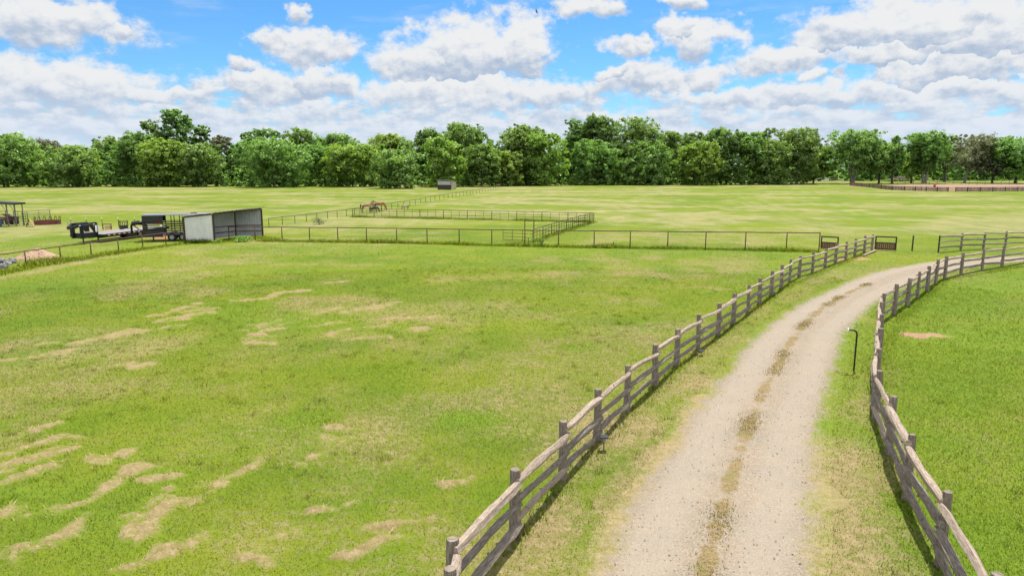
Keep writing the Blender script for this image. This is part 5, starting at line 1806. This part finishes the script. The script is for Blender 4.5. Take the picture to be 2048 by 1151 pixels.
TREES = [
    # label, u, v top, width px, v base, kind, extra
    ('wide rounded dark tree at the extreme left edge of the frame', 8, 264, 125, 374, 's', dict(low=0.06)),
    ('hazy grey green tree top between the left edge tree and the bright bush', 88, 277, 80, 368, 'g', dict(depth=25)),
    ('broad bushy tree with bright leaves standing forward left of the tall pair', 145, 289, 108, 374, 's', dict(low=0.03)),
    ('low domed tree top behind and right of the broad bushy tree', 218, 271, 70, 368, 'm', dict(depth=22)),
    ('dark rounded tree directly left of the two tallest trees', 272, 262, 72, 372, 'd', dict(low=0.05)),
    ('slim tall tree just left of the tallest tree', 313, 239, 52, 371, 'd', dict(low=0.35, airy=0.5, depth=6)),
    ('tallest tree of the whole line with a narrow rounded top', 361, 217, 60, 371, 'd', dict(low=0.35, airy=0.3, depth=8)),
    ('drooping shoulder tree just right of the tallest tree', 411, 250, 46, 371, 'd', dict(low=0.3, airy=0.4, depth=10)),
    ('bright yellow green tree growing at the foot of the tallest tree', 328, 277, 84, 373, 'y', dict(low=0.03)),
    ('dense dark green tree right of the foot of the tallest tree', 408, 286, 86, 373, 'm', dict(low=0.03)),
    ('small dull green tree top in the dip right of the tallest tree', 447, 270, 46, 369, 'g', dict(depth=20)),
    ('airy dark topped tree left of the large silvery tree', 504, 260, 50, 371, 'd', dict(low=0.2, airy=0.4, depth=8)),
    ('upright dark crown rising behind the large silvery tree', 541, 256, 52, 370, 'd', dict(low=0.3, airy=0.4, depth=12)),
    ('large silvery green tree with a wide pale crown above the steel shed', 548, 275, 120, 374, 's', dict(low=0.03)),
    ('round olive crown standing behind between silvery tree and yellow bush', 608, 253, 78, 368, 'm', dict(depth=18)),
    ('dark tree with shaded face next to the silvery tree', 640, 288, 66, 372, 'm', dict(low=0.04)),
    ('low flat domed olive crown behind the yellow green bushy trees', 690, 267, 96, 368, 'm', dict(depth=20)),
    ('wide yellow green tree above the horses', 705, 288, 108, 373, 'y', dict(low=0.03)),
    ('flat topped bright crown behind the round forward tree', 780, 267, 82, 368, 'y', dict(depth=18)),
    ('round bushy tree pushed forward into the field left of the tiny shed', 790, 299, 88, 376.5, 's', dict(low=0.02)),
    ('small dark upright crown left of the large dome behind the tiny shed', 858, 256, 64, 369, 'd', dict(depth=14)),
    ('yellowish tree right behind the tiny shed', 888, 272, 70, 374, 'y', dict(low=0.03)),
    ('large smooth domed tree behind the tiny shed', 932, 241, 92, 371, 'm', dict(low=0.1, depth=6)),
    ('dark shrubby tree where the long pipe fence meets the woods', 963, 288, 70, 373, 'm', dict(low=0.03)),
    ('broad green crown above the end of the long pipe fence', 1046, 247, 98, 371, 'm', dict(low=0.08, depth=4)),
    ('low yellowish bush tree at the end of the long pipe fence', 1016, 300, 62, 372, 'y', dict(low=0.02)),
    ('bright mid height tree right of the fence end', 1088, 264, 82, 371, 'y', dict(low=0.05)),
    ('dark thin topped tree left of the twin tall crowns', 1146, 235, 54, 369, 'd', dict(low=0.25, airy=0.4, depth=8)),
    ('tall lumpy crown left of the highest central dome', 1197, 228, 68, 369, 'd', dict(low=0.2, airy=0.3, depth=6)),
    ('highest domed tree in the centre of the line', 1264, 231, 100, 369, 'm', dict(low=0.1, depth=4)),
    ('lower leafy tree in front of the tall lumpy crown', 1190, 276, 84, 370, 'm', dict(low=0.03)),
    ('lower leafy tree in front of the highest central dome', 1290, 280, 90, 370, 's', dict(low=0.03)),
    ('dark crown stepping down right of the highest central dome', 1328, 260, 60, 369, 'm', dict(low=0.1, depth=4)),
    ('small dark crown seen in the gap left of the round ball crown', 1352, 265, 36, 366, 'd', dict(depth=20)),
    ('smooth round ball shaped dark crown standing behind', 1386, 260, 54, 366, 'd', dict(depth=22)),
    ('bright yellow green cone shaped tree sloping down to the right', 1390, 281, 88, 370, 'y', dict(low=0.03)),
    ('tall dark tree right of the yellow green cone tree', 1442, 253, 76, 369, 'd', dict(low=0.06)),
    ('pale green fronted tree in the middle of the right half', 1496, 262, 70, 369, 'm', dict(low=0.04)),
    ('slender airy crown sticking up behind the pale fronted trees', 1530, 255, 44, 367, 'd', dict(airy=0.4, depth=10, low=0.3)),
    ('full leafy tree left of the first visible grey trunk', 1536, 279, 78, 369, 'm', dict(low=0.03)),
    ('wide tree with a bare forked spike of leaves on top', 1592, 255, 98, 368, 'm', dict(low=0.14, bark='g')),
    ('low yellow green tree behind the white board panel', 1626, 292, 66, 367, 'y', dict(low=0.12, bark='g')),
    ('big spreading tree with two grey trunks above the white post', 1704, 258, 116, 367.5, 's', dict(low=0.22, bark='g', trunks=2)),
    ('bright yellow green tree with a short dark trunk by the arena', 1757, 285, 80, 367.3, 'y', dict(low=0.20, bark='d')),
    ('narrow pointed dark crown left of the distant blue hill', 1784, 270, 46, 367.8, 'm', dict(low=0.2, bark='d', airy=0.2, slim=0.6)),
    ('low bright tree below the distant hill in front of the brush pile', 1822, 298, 70, 366, 'y', dict(low=0.25, bark='d')),
    ('tall tree with pale forked trunk behind the red barrel', 1848, 260, 76, 366.5, 'm', dict(low=0.25, bark='g', trunks=2)),
    ('small dark airy crown between the forked tree and the grey oak', 1888, 270, 48, 364, 'd', dict(airy=0.3, depth=10, low=0.25)),
    ('grey green oak with thin bare topped crown and a leaning pale trunk', 1928, 267, 98, 366, 'g', dict(low=0.22, bark='g', lean=0.55, airy=0.45)),
    ('round olive grey tree at the right side of the arena', 1984, 293, 66, 366, 'g', dict(low=0.18, bark='d')),
    ('large dark tree at the right edge of the frame', 2030, 270, 108, 366.5, 'm', dict(low=0.2, bark='d')),
    ('tall dark filler crown behind the right edge trees', 1960, 276, 70, 360, 'd', dict(depth=30, low=0.1)),
]
for (lab, u, vt, w, vb, kd, kw) in TREES:
    tree(lab, u, vt, w, vb, kd, **kw)


# the wood behind and the scrub at its foot, one mass
def wood_mass():
    rs = np.random.RandomState(77)
    lob = []
    for u in range(-260, 2320, 11):
        for row in range(4):
            uu = u + rs.uniform(-6, 6)
            vb = 371 if uu < 1100 else (370 - (uu - 1100) / 1000 * 5.5 if uu < 2000 else 365)
            Y = P(uu, vb).y + (14 if uu < 1560 else 52) + row * 13 + rs.uniform(-4, 4)
            X = PY(uu, 350, Y).x
            h = rs.uniform(11.0, 15.0) + row * 1.0
            rl = rs.uniform(2.4, 3.8)
            for z in np.arange(0.7, h, 2.3):
                lob.append((X + rs.uniform(-2, 2), Y + rs.uniform(-1.5, 1.5), z, rl * (1 - 0.35 * z / h)))
    V, F_, rn = leaf_cloud(lob, 300000, 1.2, rs)
    return V, F_, rn


V, F_, rn = wood_mass()
o = np_mesh('woodland', V, F_, LEAF['d'], {'rnd': rn})
tag(o, 'dense dark green woodland filling the gaps behind the tree line', None, kind='stuff')
rs = np.random.RandomState(78)
lob = []
for u in np.arange(-240, 1600, 5.0):
    vb = 373.5 if u < 950 else 371.5 - (u - 950) / 650 * 2.0
    g = P(u + rs.uniform(-3, 3), vb)
    h = rs.uniform(1.0, 4.5) * (1 if rs.rand() < 0.75 else 1.5)
    if 862 < u < 918: h *= 0.35
    Y = g.y + rs.uniform(0, 6)
    for z in np.arange(0.3, h, 0.7):
        lob.append((g.x * Y / g.y + rs.uniform(-.6, .6), Y, z, rs.uniform(0.6, 1.2)))
V, F_, rn = leaf_cloud(lob, 80000, 0.52, rs)
o = np_mesh('undergrowth', V, F_, LEAF['m'], {'rnd': rn})
tag(o, 'low leafy undergrowth along the foot of the tree line', None, kind='stuff')

# brush pile beyond the arena
rs = np.random.RandomState(5)
g0 = P(1800, 363)
bpile = thing('brush_pile', 'heap of grey dead branches overgrown with weeds between the tree trunks', 'brush pile', g0, world=False)
mb = MB(); rr = random.Random(6)
for k in range(260):
    x = rr.gauss(0, 1) * 3.6; y = rr.uniform(-2, 2)
    zt = max(0.1, 2.3 * math.exp(-(x / 5.5) ** 2) * rr.random())
    a_ = rr.uniform(0, 6.28)
    d = Vector((math.cos(a_), math.sin(a_) * 0.6, rr.uniform(-0.5, 0.5))) * rr.uniform(0.8, 2.0)
    c = Vector((x, y, zt + 0.2))
    q1, q2 = c - d / 2, c + d / 2
    q1.z = max(0.02, q1.z); q2.z = max(0.02, q2.z)
    mb.tube([q1, q2], [rr.uniform(.05, .13), 0.03], 5)
M['deadwood'] = simple('dead branches', (0.26, 0.20, 0.19), 0.9, 0, 0.5, 1.5)
mb.build('branches', M['deadwood'], bpile)
V, F_, rn = leaf_cloud([(rs.uniform(-7.5, 6), rs.uniform(-2.5, -1), 0.5, rs.uniform(.5, 1.1)) for _ in range(22)], 1800, 0.4, rs)
np_mesh('weeds', V, F_, LEAF['y'], {'rnd': rn}, parent=bpile)

# single weeds and shrubs in the field
def weed(u, v, h, w, label, kind, n=160, size=0.12, name='shrub', dry_=False):
    p = P(u, v)
    root = thing(name, label, 'plant', p)
    rs = np.random.RandomState(int(u))
    V, F_, rn = leaf_cloud([(rs.uniform(-w, w) * .5, rs.uniform(-w, w) * .4, h * (0.25 + 0.6 * rs.rand()), w * 0.35) for _ in range(7)], n, size, rs)
    V[:, 2] = np.clip(V[:, 2], 0.02, h * 1.05)
    np_mesh('leaves', V, F_, LEAF[kind], {'rnd': rn}, parent=root)
    m_ = MB()
    for k in range(5):
        a_ = k * 1.3
        m_.tube([(0, 0, 0), (math.cos(a_) * w * .3, math.sin(a_) * w * .3, h * 0.75)], [0.015, 0.006], 5)
    m_.build('stems', BARK['d'], root)


weed(1083, 492.5, 0.72, 0.26, 'leafy green weed in the pipe fence line by the gate arch', 'm', 150, 0.13)
weed(1056.5, 489, 0.85, 0.16, 'thin upright weed just right of a pipe fence post', 'm', 80, 0.1)
weed(1227, 492, 0.55, 0.14, 'small dark thistle standing by itself at the pipe fence', 'd', 60, 0.1)
weed(637.5, 449, 0.75, 0.85, 'dry grey brown tuft of brush beyond the pipe fence', 'g', 420, 0.11)
weed(488, 483, 0.50, 0.85, 'pale green spreading weed in front of the open shed', 's', 420, 0.13)
weed(437, 486, 0.35, 0.35, 'little bright weed at the near corner of the shed', 'y', 120, 0.1)

# distant hill
from mathutils import noise as mnoise
vs, fs = [], []
n = 40
c = PY(1806, 335, 1900)
for i in range(n + 1):
    for j in range(n + 1):
        x, y = (i / n - 0.5) * 2, (j / n - 0.5) * 2
        r = math.hypot(x * 1.0, y)
        z = max(0, math.cos(min(r, 1) * math.pi / 2)) ** 0.8 * 73 + mnoise.fractal(Vector((x * 5, y * 5, 0)), 1, 2, 4) * 3
        vs.append((c.x + x * 420, c.y + y * 300, z - 1))
for i in range(n):
    for j in range(n):
        fs.append((i * (n + 1) + j, (i + 1) * (n + 1) + j, (i + 1) * (n + 1) + j + 1, i * (n + 1) + j + 1))
mb = MB(); mb.add(vs, fs)
M['hill'] = simple('wooded hill', (0.085, 0.13, 0.12), 0.95, 0, 0.35, 0.04)
tag(mb.build('hill', M['hill'], smooth=True), 'distant wooded hill showing over the trees', None, kind='structure')


# ------------------------------------------------------------------ birds
def bird(u, v, Y, span, rot, label):
    p = PY(u, v, Y)
    root = thing('bird', label, 'bird', p, group='dark birds soaring in the sky')
    root.rotation_euler = rot
    skin_mesh('body', [((-0.30, 0, 0), 0.05), ((-0.1, 0, 0), 0.10), ((0.12, 0, 0), 0.11), ((0.28, 0, 0.02), 0.06), ((0.38, 0, 0.03), 0.045)], [(0, 1), (1, 2), (2, 3), (3, 4)], M['black'], root)
    for s in (-1, 1):
        m_ = MB()
        prof = [(0, 0.16, -0.20, 0.0), (0.28, 0.20, -0.22, 0.12), (0.55, 0.16, -0.20, 0.2), (0.82, 0.02, -0.22, 0.24), (1.0, -0.14, -0.22, 0.26)]
        vs, fs = [], []
        for (t, xf, xb, z) in prof:
            for dz in (0.012, -0.012):
                vs.append((xf, s * t * span / 2, z + dz)); vs.append((xb, s * t * span / 2, z + dz))
        for k in range(4):
            o_ = 4 * k
            fs += [(o_, o_ + 1, o_ + 5, o_ + 4), (o_ + 2, o_ + 6, o_ + 7, o_ + 3), (o_, o_ + 4, o_ + 6, o_ + 2), (o_ + 1, o_ + 3, o_ + 7, o_ + 5)]
        fs += [(16, 17, 19, 18)]
        m_.add(vs, fs); m_.build('wing', M['black'], root)
    m_ = MB(); m_.add([(-0.28, 0.05, 0.012), (-0.55, 0.13, 0.012), (-0.55, -0.13, 0.012), (-0.28, -0.05, 0.012), (-0.28, 0.05, -0.012), (-0.55, 0.13, -0.012), (-0.55, -0.13, -0.012), (-0.28, -0.05, -0.012)],
                      [(0, 1, 2, 3), (7, 6, 5, 4), (0, 4, 5, 1), (1, 5, 6, 2), (2, 6, 7, 3), (3, 7, 4, 0)]); m_.build('tail', M['black'], root)


bird(1072.5, 23, 260, 1.7, (R(62), R(10), R(150)), 'black vulture banking in the blue gap above the central cloud')
bird(1489, 27, 330, 1.6, (R(30), R(-20), R(35)), 'smaller dark bird gliding in the blue sky toward the right')
